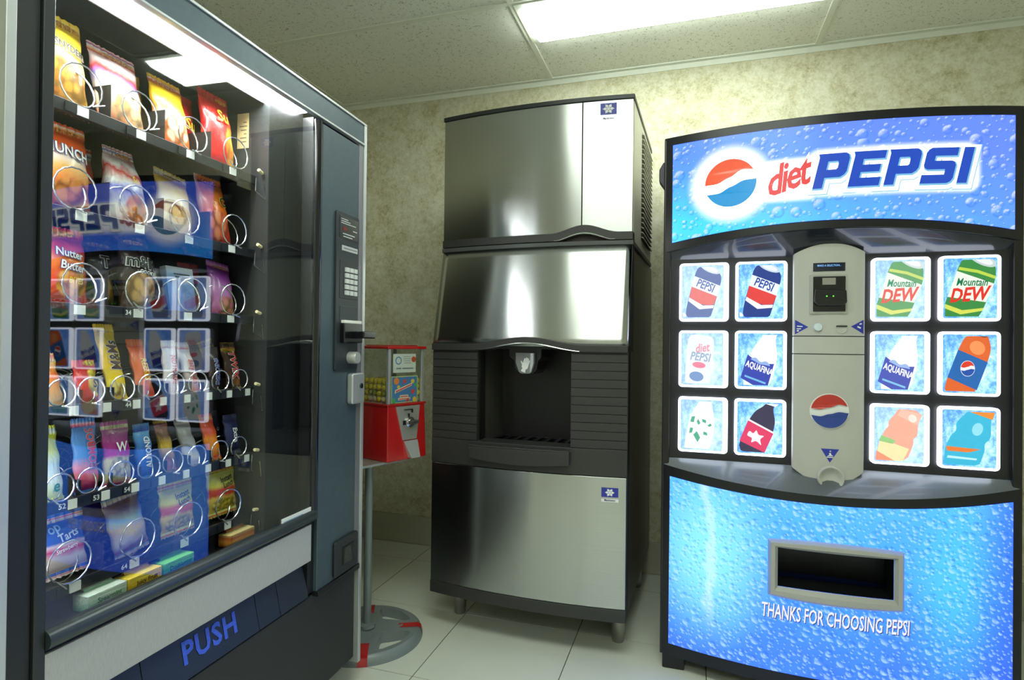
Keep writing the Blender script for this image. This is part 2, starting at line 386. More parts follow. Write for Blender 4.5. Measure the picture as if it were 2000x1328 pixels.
def lower_mat():
    t = NT('backlit_droplet_print'); s = t.sep(t.coord()); x, z = s[0], s[2]
    nz = t.noise(t.coord(), 4, 3)
    g = t.math('ADD', t.math('MULTIPLY', t.math('SUBTRACT', z, .08), 1.15), t.math('MULTIPLY', t.math('SUBTRACT', nz, .5), .5))
    c = t.ramp(g, [(.0, lin((62, 122, 226))), (.2, lin((66, 150, 238))), (.4, lin((74, 176, 246))), (.65, lin((86, 190, 250)))])
    hot = t.math('SUBTRACT', 1, smooth(t, blob(t, x, z, .15, .42, .24, .36), .1, 1.0))
    c = t.mix(t.math('MULTIPLY', hot, .85), c, lin((150, 250, 255)))
    cy = t.math('SUBTRACT', 1, smooth(t, blob(t, x, z, .82, .42, .13, .34), .1, 1.0))
    c = t.mix(t.math('MULTIPLY', cy, .6), c, lin((80, 214, 255)))
    edge = smooth(t, x, .86, 1.0); c = t.mix(t.math('MULTIPLY', edge, .75), c, lin((50, 96, 226)))
    for sc, rad, k in ((34, .0155, .8), (62, .0085, .75)):
        sh, mk, d = drops(t, x, z, sc, rad, -.55, -.8)
        c = t.mix(t.math('MULTIPLY', t.math('MAXIMUM', t.math('MULTIPLY', sh, -1), 0), k*.75, clamp=True), c, lin((20, 92, 190)))
        c = t.mix(t.math('MULTIPLY', t.math('MAXIMUM', sh, 0), k, clamp=True), c, lin((205, 246, 255)))
    # a water run down the left third
    xx = t.math('ADD', x, t.math('MULTIPLY', t.math('SUBTRACT', t.noise(t.coord(), 9, 2), .5), .09))
    run = t.math('MULTIPLY', t.math('SUBTRACT', 1, smooth(t, t.math('ABSOLUTE', t.math('SUBTRACT', xx, .155)), .004, .022)), smooth(t, z, .15, .3))
    c = t.mix(t.math('MULTIPLY', run, .38), c, (.85, 1.05, 1.1))
    return print_mat(t, c, 1.05)
def splash_mat(wash):
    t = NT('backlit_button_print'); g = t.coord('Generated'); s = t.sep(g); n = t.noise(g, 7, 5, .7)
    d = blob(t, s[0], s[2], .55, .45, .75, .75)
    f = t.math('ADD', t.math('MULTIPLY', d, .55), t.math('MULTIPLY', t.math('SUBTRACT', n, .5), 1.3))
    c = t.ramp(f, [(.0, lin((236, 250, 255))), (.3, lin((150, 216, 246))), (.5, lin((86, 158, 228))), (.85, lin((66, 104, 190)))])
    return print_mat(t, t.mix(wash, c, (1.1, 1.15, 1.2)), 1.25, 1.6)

PW = 1.01
pm = empty('soda_vending_machine', (-.095, 2.03, 0))
tag(pm, 'lit blue soda vending machine with curved front and black frame', 'vending machine')
tt = lambda x: 1-((x-PW/2)/(PW/2))**2
ybow = lambda x: -.085*tt(x)
lip = lambda x: 1.408+.046*tt(x)
hb = lambda x: 1.437+.043*tt(x)
led = lambda x: .692-.048*tt(x)
lt = lambda x: .657-.04*tt(x)
FRAME = mat('frame_black', (20, 21, 25), .3)
B(.004, PW-.004, .06, .79, .055, 1.79).build('cabinet', BLACK, pm, False, .006)
hd = MB(); bowblock(hd, 0, PW, 28, ybow, lip, 1.802, .1); hd.build('header_frame', FRAME, pm, True, .003)
hp = MB(); bowblock(hp, .028, PW-.027, 40, lambda x: ybow(x)-.004, hb, 1.772, lambda x: ybow(x)+.01); hpo = hp.build('header_panel', header_mat(), pm, True)
MB().surf(lambda u, v: (.012+(PW-.024)*u, ybow(.012+(PW-.024)*u)*(1-v)+.004+.01*v, (lip(.012+(PW-.024)*u)-.001)*(1-v)+1.385*v), 28, 6).build('soffit', mat('soffit_gloss', (30, 33, 40), .2, coat=.4), pm)
# header print
hfn = lambda o: (lambda u, v: (u, ybow(u)-.004-o, v))
g = MB(); globe_print(g, (hfn(.0010), hfn(.0040)), .208, 1.618, .079, (0, 1, 2), .18); g.build('emblem', [emat((255, 255, 255), 2.2), emat((238, 92, 56)), emat((40, 150, 214))], hpo)
g = MB()
block_word(g, 'PEPSI', hfn(.0008), .440, .872, 1.575, .104, 0, off=.0135, dx=.005, dz=-.006, slope=.0)
block_word(g, 'PEPSI', hfn(.0014), .440, .872, 1.575, .104, 1, off=.0115, dx=.004, dz=-.005)
block_word(g, 'PEPSI', hfn(.0020), .440, .872, 1.575, .104, 2, off=.0025, dx=.002, dz=-.003)
block_word(g, 'PEPSI', hfn(.0026), .440, .872, 1.575, .104, 3)
g.build('lettering', [emat((150, 205, 232)), emat((255, 255, 255), 2.2), emat((126, 190, 230)), emat((34, 76, 190))], hpo)
g = MB(); ca, sa = math.cos(.3), math.sin(.3)
for o_, mm, bd in ((.0012, 0, .06), (.0018, 1, .022)):
    g.text('diet', lambda u, v: hfn(o_)(.362+u*ca-v*sa, 1.614+u*sa+v*ca), .124, mm, .55, bd, .74, spacing=.88)
g.build('script_lettering', [emat((255, 255, 255), 2.2), emat((226, 58, 62))], hpo)
# selection panel
sp = B(0, PW, .012, .06, .69, 1.42).build('selection_panel', BLACK, pm, False)
for x0, x1 in ((0, .024), (PW-.024, PW)): B(x0, x1, -.002, .05, .06, 1.795).build('side_stile', FRAME, pm, False, .003)
BEZ = emat((232, 240, 255), 4.5)
def picture(mb, kind, wash, fn):
    """ink shapes in a unit square (0..1); returns list of inks"""
    inks = []
    def ink(rgb, k=1.0):
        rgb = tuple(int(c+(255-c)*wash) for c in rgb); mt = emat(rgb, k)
        if mt not in inks: inks.append(mt)
        return inks.index(mt)
    lay = [0]
    def put(pts, rgb, cx=.5, cz=.5, rot=0, s=1):
        if len(pts) >= 8:
            for _ in range(2): pts = [q_ for i in range(len(pts)) for q_ in ((pts[i][0]*.8+pts[(i+1) % len(pts)][0]*.2, pts[i][1]*.8+pts[(i+1) % len(pts)][1]*.2), (pts[i][0]*.2+pts[(i+1) % len(pts)][0]*.8, pts[i][1]*.2+pts[(i+1) % len(pts)][1]*.8))]
        lay[0] += 1; o = .0003*lay[0]; ca, sa = math.cos(rot), math.sin(rot)
        P = [(cx+(x*ca-z*sa)*s, cz+(x*sa+z*ca)*s) for x, z in pts]
        P = [(.5+(x-.5)*1.22, .5+(z-.5)*1.16) for x, z in P]
        P = [(min(.97, max(.03, x)), min(.97, max(.03, z))) for x, z in P]
        mb.flat([P], lambda u, v: fn(u, v, o), ink(rgb))
    def word(s_, rgb, cx, cz, size, rot=0, sx=1, bold=.02, shear=.2):
        lay[0] += 1; o = .0003*lay[0]; ca, sa = math.cos(rot), math.sin(rot)
        mb.text(s_, lambda u, v: fn(.5+(cx+u*ca-v*sa-.5)*1.2, .5+(cz+u*sa+v*ca-.5)*1.16, o), size, ink(rgb), shear, bold, sx)
    can = [(-.25,-.4),(-.16,-.47),(.16,-.47),(.25,-.4),(.27,.3),(.2,.42),(-.2,.42),(-.27,.3)]
    bottle = [(-.2,-.5),(.2,-.5),(.22,-.1),(.2,.12),(.1,.32),(.1,.46),(-.1,.46),(-.1,.32),(-.2,.12),(-.22,-.1)]
    def ell(rx, rz, cx=0, cz=0, n=20): return [(cx+rx*math.cos(2*PI*i/n), cz+rz*math.sin(2*PI*i/n)) for i in range(n)]
    if kind == 'cola_can':
        r = -.32; put(can, (36, 62, 140), .52, .47, r); put(ell(.2, .06, 0, .42), (196, 214, 232), .52, .47, r); put(ell(.15, .04, 0, .42), (232, 238, 246), .52, .47, r)
        put([(-.26,.02),(.26,.02),(.27,.22),(-.27,.22)], (235, 242, 252), .52, .47, r); word('PEPSI', (40, 70, 160), .55, .60, .19, r, .85)
        put([(-.25,-.14),(-.1,-.18),(.1,-.16),(.25,-.1),(.26,.04),(-.26,.04)], (226, 66, 66), .52, .47, r)
        put([(-.25,-.2),(.0,-.26),(.25,-.16),(.25,-.11),(.05,-.18),(-.25,-.14)], (244, 246, 252), .52, .47, r)
        put(ell(.07, .03, -.2, -.36), (240, 246, 255), .42, .42, r)
    elif kind == 'diet_can':
        r = -.1; put(can, (232, 240, 248), .45, .48, r); word('diet', (244, 120, 150), .5, .68, .2, r+.2, .9); word('PEPSI', (120, 150, 190), .46, .53, .19, r, .95)
        put(ell(.13, .05, 0, -.08), (240, 92, 128), .45, .48, r); put(ell(.14, .08, 0, -.27), (76, 118, 190), .42, .48, r)
    elif kind == 'water':
        r = -.3; put(bottle, (244, 250, 255), .55, .5, r, 1.15); put([(-.26,-.3),(0,-.36),(.26,-.3),(.25,.1),(0,.02),(-.25,.1)], (58, 72, 176), .48, .42, r)
        put([(-.2,.0),(-.1,.06),(0,.0),(.1,.06),(.2,0),(.1,-.01),(0,-.03),(-.1,-.01)], (150, 180, 236), .5, .46, r)
        word('AQUAFINA', (250, 252, 255), .48, .37, .14, r, .72, .03, 0)
        put([(-.2,-.23),(.2,-.23),(.2,-.26),(-.2,-.26)], (120, 190, 236), .48, .42, r)
    elif kind == 'lime':
        put(bottle, (238, 252, 246), .5, .5, -.2, 1.2)
        for q, (x, z, s_) in enumerate(((.33, .6, .8), (.44, .55, .6), (.55, .57, .6), (.66, .5, .5), (.3, .4, .7), (.42, .3, 1.1), (.58, .36, .6))):
            put([(-.05,-.05),(.02,-.06),(.05,.05),(-.02,.04)], (34, 150, 110), x, z, q*.8, s_*1.2)
    elif kind == 'cherry':
        r = -.42; put([(-.24,-.5),(.24,-.5),(.24,.05),(.2,.24),(.08,.4),(.08,.5),(-.08,.5),(-.08,.4),(-.2,.24),(-.24,.05)], (62, 58, 84), .5, .48, r)
        put([(-.1,.46),(.1,.46),(.11,.6),(-.11,.6)], (248, 250, 255), .5, .48, r)
        put([(-.25,-.34),(.25,-.34),(.25,.04),(-.25,.04)], (226, 66, 108), .5, .48, r); put([(-.25,.04),(.25,.04),(.25,.07),(-.25,.07)], (250, 240, 246), .5, .48, r)
        put([(-.16,-.1),(-.07,-.12),(-.05,-.03),(.02,-.1),(.13,-.06),(.07,-.15),(.15,-.24),(.02,-.2),(-.05,-.28),(-.06,-.19),(-.17,-.2)], (252, 240, 246), .5, .48, r)
    elif kind == 'citrus_can':
        r = -.4; put(can, (60, 140, 70), .5, .47, r, 1.12); put(ell(.2, .07, 0, .42), (200, 214, 214), .5, .47, r, 1.12); put(ell(.15, .045, 0, .42), (236, 240, 244), .5, .47, r, 1.12)
        put([(-.26,-.2),(.26,-.06),(.27,.2),(-.27,.16)], (238, 246, 232), .5, .47, r, 1.1)
        put([(-.26,-.3),(0,-.28),(.26,-.14),(.26,-.18),(0,-.34),(-.25,-.36)], (214, 222, 90), .5, .47, r, 1.1)
        put([(-.26,.22),(.0,.28),(.26,.3),(.26,.26),(0,.24),(-.26,.18)], (190, 214, 80), .5, .47, r, 1.1)
        word('Mountain', (20, 120, 76), .52, .58, .15, -.02, .85, .02, .3); word('DEW', (226, 52, 44), .46, .40, .27, .06, .95, .03, .35)
    elif kind == 'orange_cola':
        r = -.38; put([(-.21,-.55),(.21,-.55),(.22,.1),(.2,.3),(.08,.46),(-.08,.46),(-.2,.3),(-.22,.1)], (226, 104, 50), .5, .5, r, 1.1)
        put(ell(.12, .1, .02, .26), (246, 150, 92), .5, .5, r); put(ell(.1, .05, 0, .48), (120, 62, 40), .5, .5, r)
        put([(-.23,-.3),(.23,-.3),(.23,.12),(-.23,.12)], (40, 104, 178), .5, .5, r, 1.05)
        lay[0] += 1; o1, o2 = .0003*lay[0], .0003*(lay[0]+1); lay[0] += 1
        globe_print(mb, (lambda u, v: fn(u, v, o1), lambda u, v: fn(u, v, o2)), .46, .42, .13, (ink((245, 245, 250)), ink((222, 62, 44)), ink((40, 84, 170))))
    elif kind == 'pink_juice':
        r = -.42; put([(-.24,-.6),(.24,-.6),(.24,.0),(.2,.08),(.24,.14),(.18,.3),(.18,.46),(-.18,.46),(-.18,.3),(-.24,.14),(-.2,.08),(-.24,0)], (246, 152, 120), .5, .46, r, 1.1)
        put([(-.18,.3),(.18,.3),(.2,.5),(-.2,.5)], (250, 176, 150), .52, .46, r); put(ell(.07, .06, .06, .36), (255, 226, 214), .52, .46, r)
        put([(-.25,-.5),(.25,-.3),(.25,-.05),(-.25,-.12)], (250, 226, 150), .46, .44, r); put([(-.25,-.16),(-.02,-.1),(.0,-.03),(-.25,-.06)], (120, 190, 90), .46, .44, r)
        put([(-.25,-.45),(.1,-.4),(.12,-.34),(-.24,-.28)], (246, 120, 76), .46, .4, r)
    elif kind == 'blue_sport':
        r = -.4; put([(-.25,-.6),(.25,-.6),(.25,-.06),(.2,.04),(.25,.14),(.16,.34),(.16,.42),(-.16,.42),(-.16,.34),(-.25,.14),(-.2,.04),(-.25,-.06)], (64, 188, 224), .5, .48, r, 1.15)
        put([(-.19,.4),(.19,.4),(.2,.6),(-.2,.6)], (244, 146, 60), .52, .5, r); put(ell(.08, .1, .05, .2), (150, 226, 244), .5, .48, r)
        put([(-.3,-.2),(.2,-.02),(.05,-.14),(-.26,-.26)], (240, 128, 60), .5, .44, r); put([(-.22,-.36),(.2,-.2),(.2,-.17),(-.22,-.32)], (190, 240, 250), .5, .44, r)
    return inks
cols = [(.053, .210), (.231, .386), (.624, .779), (.802, .955)]
rows = [(1.176, 1.371), (.955, 1.145), (.738, .922)]
kinds = [['cola_can', 'cola_can', 'citrus_can', 'citrus_can'], ['diet_can', 'water', 'water', 'orange_cola'], ['lime', 'cherry', 'pink_juice', 'blue_sport']]
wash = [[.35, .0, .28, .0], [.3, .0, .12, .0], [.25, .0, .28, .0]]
BTL = [['blue soda can, washed pale', 'dark blue soda can', 'pale green soda can', 'bright green soda can'], ['pale diet soda can', 'water bottle with blue label', 'paler water bottle with blue label', 'orange bottle with blue label'], ['pale lime bottle', 'dark bottle with pink label', 'pink juice bottle', 'blue sports drink with orange cap']]
for r_ in range(3):
    for c_ in range(4):
        (x0, x1), (z0, z1) = cols[c_], rows[r_]
        bt = MB().prism(rrect(x0, x1, z0, z1, .012), -.006, .014).build('selection_button', BEZ, sp, True, .003)
        bt['label'] = 'lit selection button showing a '+BTL[r_][c_]
        a0, a1, b0, b1 = x0+.008, x1-(.016 if c_ in (0, 2) else .011), z0+.008, z1-.008
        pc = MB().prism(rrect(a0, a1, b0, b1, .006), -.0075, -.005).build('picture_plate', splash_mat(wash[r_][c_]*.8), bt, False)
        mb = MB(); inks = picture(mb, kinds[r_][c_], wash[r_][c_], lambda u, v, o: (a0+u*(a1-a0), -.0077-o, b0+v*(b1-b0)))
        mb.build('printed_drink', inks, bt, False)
# money column
cx0, cx1, ccx = .404, .603, .5035
cy_ = lambda x: -.012-.05*math.sqrt(max(0, 1-((x-ccx)/.13)**2))+.032
COLM = mat('column_plastic', (190, 190, 184), .38, var=.03)
ctop = lambda x: 1.418-.028*((x-ccx)/.1)**2
cbot = lambda x: .668+.042*((x-ccx)/.1)**2
cl = empty('money_column', (0, 0, 0)); cl.parent = pm
for z0, z1 in ((1.1295, ctop), (1.0735, 1.127), (cbot, 1.071)):
    q = MB(); bowblock(q, cx0, cx1, 20, cy_, z0, z1, .03); q.build('column_panel', COLM, cl, True, .0015)
q = MB(); bowblock(q, cx0+.002, cx1-.002, 20, lambda x: cy_(x)+.003, lambda x: cbot(x)+.003, lambda x: ctop(x)-.003, .03); q.build('seam_core', BLACK, cl)
cf = lambda o: (lambda u, v: (u, cy_(u)-o, v))
def decal(loops_cols, name, parent=cl, inks=None):
    mb = MB()
    for i, (l, k) in enumerate(loops_cols): mb.flat([l], cf(.0012+.0006*i), k)
    return mb.build(name, inks, parent, False)
BLUEI = mat('blue_decal', (44, 58, 168), .4); REDI = mat('red_decal', (196, 48, 38), .35, coat=.4); WHI = mat('white_decal', (238, 240, 240), .4, coat=.3); BLUG = mat('blue_gloss_decal', (36, 66, 152), .3, coat=.4)
q = MB(); bowblock(q, .456, .545, 6, lambda x: cy_(x)-.002, 1.331, 1.357, 0); dsp = q.build('display', mat('display_bezel', (14, 22, 44), .25), cl)
q = MB().text('MAKE A SELECTION...', lambda u, v: (.5+u, cy_(.5)-.0035, 1.348+v), .0085, 0, 0, .01, .82)
q.build('display_text', emat((130, 190, 255), 1.2), dsp)
rc = MB(); rc.prism(rrect(.446, .551, 1.198, 1.321, .004), cy_(.5)-.004, cy_(.5)+.02); rc.build('validator_bezel', mat('bezel_light', (176, 177, 170), .4), cl, True, .002)
vb = B(.455, .545, cy_(.5)-.008, .02, 1.205, 1.314).build('bill_validator', GLOSSB, cl, False, .002)
B(.48, .517, cy_(.5)-.0095, 0, 1.288, 1.309).build('bill_diagram', mat('diagram_grey', (150, 148, 140), .5), vb, False)
MB().prism([(.458, 1.274), (.544, 1.270), (.546, 1.232), (.536, 1.222), (.466, 1.222), (.456, 1.234)], cy_(.5)-.026, 0).build('bill_mouth', mat('mouth_black', (26, 27, 30), .25), vb, True, .004)
B(.463, .539, cy_(.5)-.0268, -.02, 1.243, 1.2475).build('bill_slot', mat('slot_dark', (4, 4, 4), .6), vb, False)
for x in (.489, .507): MB().lathe([(.0018, -.002), (.0018, .001)], n=10, axis='y', o=(x, cy_(.5)-.027, 1.251)).build('green_light', emat((90, 255, 60), 2.5), vb)
MB().lathe([(.0125, 0), (.0125, -.008), (.011, -.011), (.003, -.012)], n=24, axis='y', o=(.470, cy_(.47)+.001, 1.157)).build('coin_return_button', mat('button_pale', (214, 226, 232), .3), cl)
MB().lathe([(.016, 0), (.015, -.003), (.012, -.003)], n=20, axis='y', o=(.536, cy_(.536)+.001, 1.152)).build('coin_slot_plate', COLM, cl)
B(.521, .551, cy_(.52)-.005, 0, 1.158, 1.1615).build('coin_slot', mat('slot_dark', (4, 4, 4), .6), cl, False)
q = decal([([(.4075, 1.134), (.444, 1.157), (.4075, 1.180)], 0), ([(.412, 1.150), (.424, 1.150), (.424, 1.153), (.412, 1.153)], 1), ([(.413, 1.158), (.428, 1.157), (.428, 1.160), (.413, 1.162)], 1), ([(.412, 1.143), (.418, 1.143), (.418, 1.148), (.412, 1.147)], 1)], 'left_arrow_decal', cl, [BLUEI, WHI]); q.name = 'arrow_decal'
q = decal([([(.5995, 1.180), (.563, 1.159), (.5995, 1.136)], 0), ([(.580, 1.157), (.590, 1.152), (.592, 1.156), (.582, 1.161)], 1), ([(.586, 1.164), (.594, 1.166), (.594, 1.169), (.588, 1.169)], 1)], 'arrow_decal', cl, [BLUEI, WHI])
q = decal([([(.481, .779), (.506, .737), (.532, .779)], 0), ([(.503, .765), (.508, .768), (.510, .762), (.516, .757), (.498, .757), (.505, .761)], 1), ([(.497, .752), (.515, .752), (.515, .755), (.497, .755)], 1), ([(.505, .771), (.509, .771), (.509, .774), (.505, .774)], 1)], 'arrow_decal', cl, [BLUEI, WHI])
g = MB(); globe_print(g, (cf(.0014), cf(.0056)), .504, .896, .0535, (0, 1, 2), .02); g.build('emblem', [WHI, REDI, BLUG], cl)
# coin cup
q = MB().lathe([(.038, .012), (.038, -.014), (.035, -.018), (.032, -.017), (.026, -.008), (.012, -.002)], n=28, axis='y', o=(.507, cy_(.5), .690)).build('coin_cup', COLM, cl)
MB().prism(rrect(.488, .526, .650, .664, .004), cy_(.5)-.0185, cy_(.5)).build('cup_slot', mat('slot_dark', (4, 4, 4), .6), cl, False)
# ledge and lower front
MB().surf(lambda u, v: (.004+(PW-.008)*u, ybow(.004+(PW-.008)*u)*(1-v)+.014*v, led(.004+(PW-.008)*u)*(1-v)+.714*v), 28, 4).build('ledge', mat('ledge_grey', (104, 110, 114), .3, .35, coat=.3), pm)
OX0, OX1, OZ0, OZ1 = .352, .664, .358, .478
lf = MB(); yin = lambda x: ybow(x)+.03
bowblock(lf, 0, PW, 28, ybow, lt, led, yin); bowblock(lf, 0, PW, 28, ybow, .05, .092, .06)
bowblock(lf, 0, .03, 3, ybow, .05, led, .06); bowblock(lf, PW-.03, PW, 3, ybow, .05, led, .06); lf.build('lower_frame', FRAME, pm, True)
lpb = MB(); yfp = lambda x: ybow(x)-.004; ybp = lambda x: ybow(x)+.012
bowblock(lpb, .028, OX0, 14, yfp, .092, lt, ybp); bowblock(lpb, OX1, PW-.027, 14, yfp, .092, lt, ybp)
bowblock(lpb, OX0, OX1, 12, yfp, .092, OZ0, ybp); bowblock(lpb, OX0, OX1, 12, yfp, OZ1, lt, ybp)
lpo = lpb.build('lower_panel', lower_mat(), pm, True)
df = MB(); ring = []
def dloop(ex, y):
    pts = []; n = 12
    a, b, c, d = OX0-ex, OX1+ex, OZ0-ex*1.15, OZ1+ex*.8; bul = ex*.3
    for i in range(n): u = i/n; pts.append((a+(b-a)*u, c-bul*(1-(2*u-1)**2)))
    for i in range(6): pts.append((b, c+(d-c)*i/6))
    for i in range(n): u = i/n; pts.append((b-(b-a)*u, d+bul*(1-(2*u-1)**2)))
    for i in range(6): pts.append((a, d-(d-c)*i/6))
    return [(x, ybow(x)+y, z) for x, z in pts]
rings = [dloop(.026, .002), dloop(.025, -.018), dloop(.019, -.026), dloop(.008, -.026), dloop(-.001, -.014)]
k = len(rings[0])
for rg in rings: df.v += rg
for a in range(len(rings)-1):
    for i in range(k): df.f.append((a*k+i, a*k+(i+1) % k, (a+1)*k+(i+1) % k, (a+1)*k+i)); df.mi.append(0)
th_ = MB(); r0, r1 = dloop(-.0012, -.0135), dloop(-.0022, .07); th_.v = r0+r1
th_.f = [(i, (i+1) % k, k+(i+1) % k, k+i) for i in range(k)]; th_.mi = [0]*k; th_.build('bin_throat', mat('throat_black', (10, 11, 14), .45), pm)
df.build('delivery_door_frame', mat('door_frame_grey', (178, 178, 172), .4, var=.03), pm)
MB().box(OX0-.02, OX1+.02, .05, .058, OZ0-.03, OZ1+.03).box(OX0-.02, OX0+.0, -.05, .05, OZ0-.03, OZ1+.03).box(OX1, OX1+.02, -.05, .05, OZ0-.03, OZ1+.03).box(OX0-.02, OX1+.02, -.05, .05, OZ0-.03, OZ0-.015).box(OX0-.02, OX1+.02, -.05, .05, OZ1+.015, OZ1+.03).build('delivery_bin', mat('bin_black', (8, 9, 12), .3), pm, False)
MB().poly([(OX0-.004, .012, OZ0-.01), (OX1+.004, .012, OZ0-.01), (OX1+.004, -.014, OZ1+.01), (OX0-.004, -.014, OZ1+.01)]).build('delivery_flap', mat('flap_dark', (6, 6, 9), .4), pm, False)
g = MB()
for o_, mm, dx, dz in ((.001, 0, .0022, -.0028), (.0018, 1, 0, 0)):
    g.text('THANKS FOR CHOOSING PEPSI', lambda u, v: (.508+u+dx, ybow(.508+u)-.004-o_, .2755+v+dz), .062, mm, .12, .012, .455)
g.build('lettering', [emat((70, 80, 120), .7), emat((240, 236, 248), 1.0)], lpo)
for x in (.02, PW-.09):
    B(x-.012, x+.06, -.0, .06, .0, .05).build('foot', BLACK, pm, False, .004); B(x-.012, x+.06, .66, .72, .0, .056).build('foot', BLACK, pm, False, .004)
MB().prism([(-.018, 1.70), (-.004, 1.725), (.002, 1.725), (.002, 1.63), (-.018, 1.66)], .012, .05).build('side_lock', mat('lock_dark', (38, 40, 60), .4), pm, True, .003)
# ------------------------------------------------------------------ ice dispenser with ice maker on top
IA = math.radians(-1.8); IW = .743
im = empty('ice_dispenser', (-.950, 2.0233, 0), IA)
tag(im, 'tall stainless steel ice maker and dispenser standing on short metal legs', 'ice machine')
t = NT('brushed_steel'); s = t.coord(); mp = t.n('Mapping', i0=s); mp.inputs['Scale'].default_value = (2, 2, 900)
nz = t.noise(mp.outputs[0], 1.0, 2); n2 = t.noise(s, 3, 2)
t.P('Base Color', t.mix(nz, (.43, .445, .435), (.52, .535, .525))); t.P('Metallic', 1.0); t.P('Roughness', t.math('MULTIPLY_ADD', n2, .04, .2))
t.P('Anisotropic', .92); tv = t.n('CombineXYZ', i0=0.0, i1=0.0, i2=1.0); t.set(t.b, 'Tangent', tv.outputs[0]); STEEL = t.m
SIDE = mat('grey_side_steel', (128, 127, 118), .35, .7, bump=.03)
ICEB = mat('dispenser_charcoal', (50, 50, 49), .45, bump=.08, bs=900)
ALC = mat('alcove_black', (24, 23, 22), .4)
it = lambda x: 1-((x-IW/2)/(IW/2))**2
ib = lambda x: -.03*it(x)
ih = lambda x: .08-.03*it(x)
for x in (.055, .694):
    for y in (.16, .68):
        MB().lathe([(.0, 0), (.021, 0), (.023, .006), (.023, .025), (.0255, .03), (.0255, .15)], (x, y), 20).build('leg', STEELB, im)
q = MB()
for a in ((.004, IW-.004, .05, .80, .146, .645), (.004, IW-.004, .125, .80, 1.085, 1.452), (.004, .196, .05, .80, .645, 1.085), (.548, IW-.004, .05, .80, .645, 1.085), (.196, .548, .28, .80, .645, 1.085)): q.box(*a)
q.build('cabinet', SIDE, im, False)
q = MB(); bowblock(q, 0, IW, 20, lambda x: ib(x)-.004, .143, .187, .06); q.build('base_band', ICEB, im, True, .002)
q = MB(); bowblock(q, .002, IW-.002, 24, lambda x: ib(x)-.003, .189, .638, lambda x: ib(x)+.03); lp_ = q.build('lower_panel', STEEL, im, True, .0015)
for x0, x1 in ((0, .012), (IW-.012, IW)): B(x0, x1, .004, .052, .187, 1.07).build('edge_strip', ICEB, im, False)
q = MB(); bowblock(q, 0, IW, 24, lambda x: ib(x)-.003, .640, .733, .06); q.build('front_apron', ICEB, im, True, .002)
for x0, x1 in ((0, .196), (.548, IW)):
    k = 0; bk = MB(); bowblock(bk, x0, x1, 8, lambda x: ib(x)+.003, .733, 1.07, .06); pn = bk.build('ribbed_panel', ICEB, im, True)
    while k < 11:
        q = MB(); z = .735+k*.0298; bowblock(q, x0+.001, x1-.001, 8, lambda x: ib(x)-.003, z, z+.0278, lambda x: ib(x)+.006); q.build('rib', ICEB, pn, True, .0012); k += 1
MB().box(.196, .548, .25, .28, .66, 1.08).box(.19, .196, .0, .28, .66, 1.08).box(.548, .554, .0, .28, .66, 1.08).box(.196, .548, -.0, .28, 1.075, 1.09).box(.196, .548, -.0, .28, .69, .70).build('alcove', ALC, im, False)
arch = lambda x: .0 if abs(x-.385) > .215 else .027*math.cos(PI*(x-.385)/.43)**2
q = MB(); bowblock(q, 0, IW, 48, lambda x: ib(x)-.014, lambda x: 1.067+arch(x), lambda x: 1.092+arch(x), .06); q.build('lip', ICEB, im, True, .003)
MB().tube([(.19+.39*i/24, ib(.19+.39*i/24)-.0155, 1.069+arch(.19+.39*i/24)) for i in range(25)], [.0012+.0022*math.sin(PI*i/24) for i in range(25)], 8).build('chrome_strip', CHROME, im)
sl = MB(); sl.surf(lambda u, v: (.001+(IW-.002)*u, (ib(.001+(IW-.002)*u)-.004)*(1-v)+ih(.001+(IW-.002)*u)*v, 1.085+.369*v), 28, 12)
sl.build('sloped_panel', STEEL, im).modifiers.new('thick', 'SOLIDIFY').thickness = -.0015
for x0, x1 in ((.0, .003), (IW-.003, IW)):
    q = MB(); P_ = [(-.003, 1.07), (.0805, 1.452), (.13, 1.452), (.13, 1.07)]
    q.v = [(x0, y, z) for y, z in P_]+[(x1, y, z) for y, z in P_]; q.f = [(0, 1, 2, 3), (7, 6, 5, 4)]+[(i, i+4, (i+1) % 4+4, (i+1) % 4) for i in range(4)]; q.mi = [0]*6
    q.build('cheek', ICEB, im, False)
q = MB(); bowblock(q, -.004, IW+.004, 20, lambda x: ih(x)-.006, 1.452, 1.468, .70); q.build('top_band', mat('band_grey', (74, 76, 76), .4), im, True, .002)
# spout and lever
sp_ = MB(); sp_.prism([(.298, 1.078), (.298, 1.045), (.318, 1.03), (.322, 1.0), (.342, .982), (.392, .982), (.408, 1.0), (.412, 1.03), (.425, 1.045), (.425, 1.078)], .03, .16); so = sp_.build('spout', ALC, im, True, .004)
lv = MB().prism([(.330, 1.062), (.330, 1.025), (.343, .990), (.352, .984), (.384, .984), (.392, .990), (.403, 1.025), (.403, 1.062)], .012, .03); lo = lv.build('push_lever', mat('lever_grey', (116, 120, 120), .25, coat=.5), im, True, .003)
hn = MB(); hf = lambda u, v: (u, .0112, v); ca, sa = math.cos(-.35), math.sin(-.35)
hr = lambda u, v: hf(.370+(u*ca-v*sa)*1.1, 1.018+(u*sa+v*ca)*1.1)
hn.flat([rrect(-.011, .011, -.014, .006, .005)], hr); hn.flat([[(-.006, -.014), (.006, -.014), (.008, -.026), (-.008, -.026)]], hr)
for i, (x, h_) in enumerate(((-.0085, .016), (-.003, .020), (.0025, .019), (.008, .014))): hn.flat([rrect(x-.0024, x+.0024, .004, h_+.004, .0022)], hr)
hn.flat([[(-.010, -.006), (-.020, .004), (-.018, .007), (-.009, .000)]], hr)
hn.build('hand_symbol', mat('symbol_white', (225, 228, 226), .5), lo, False)
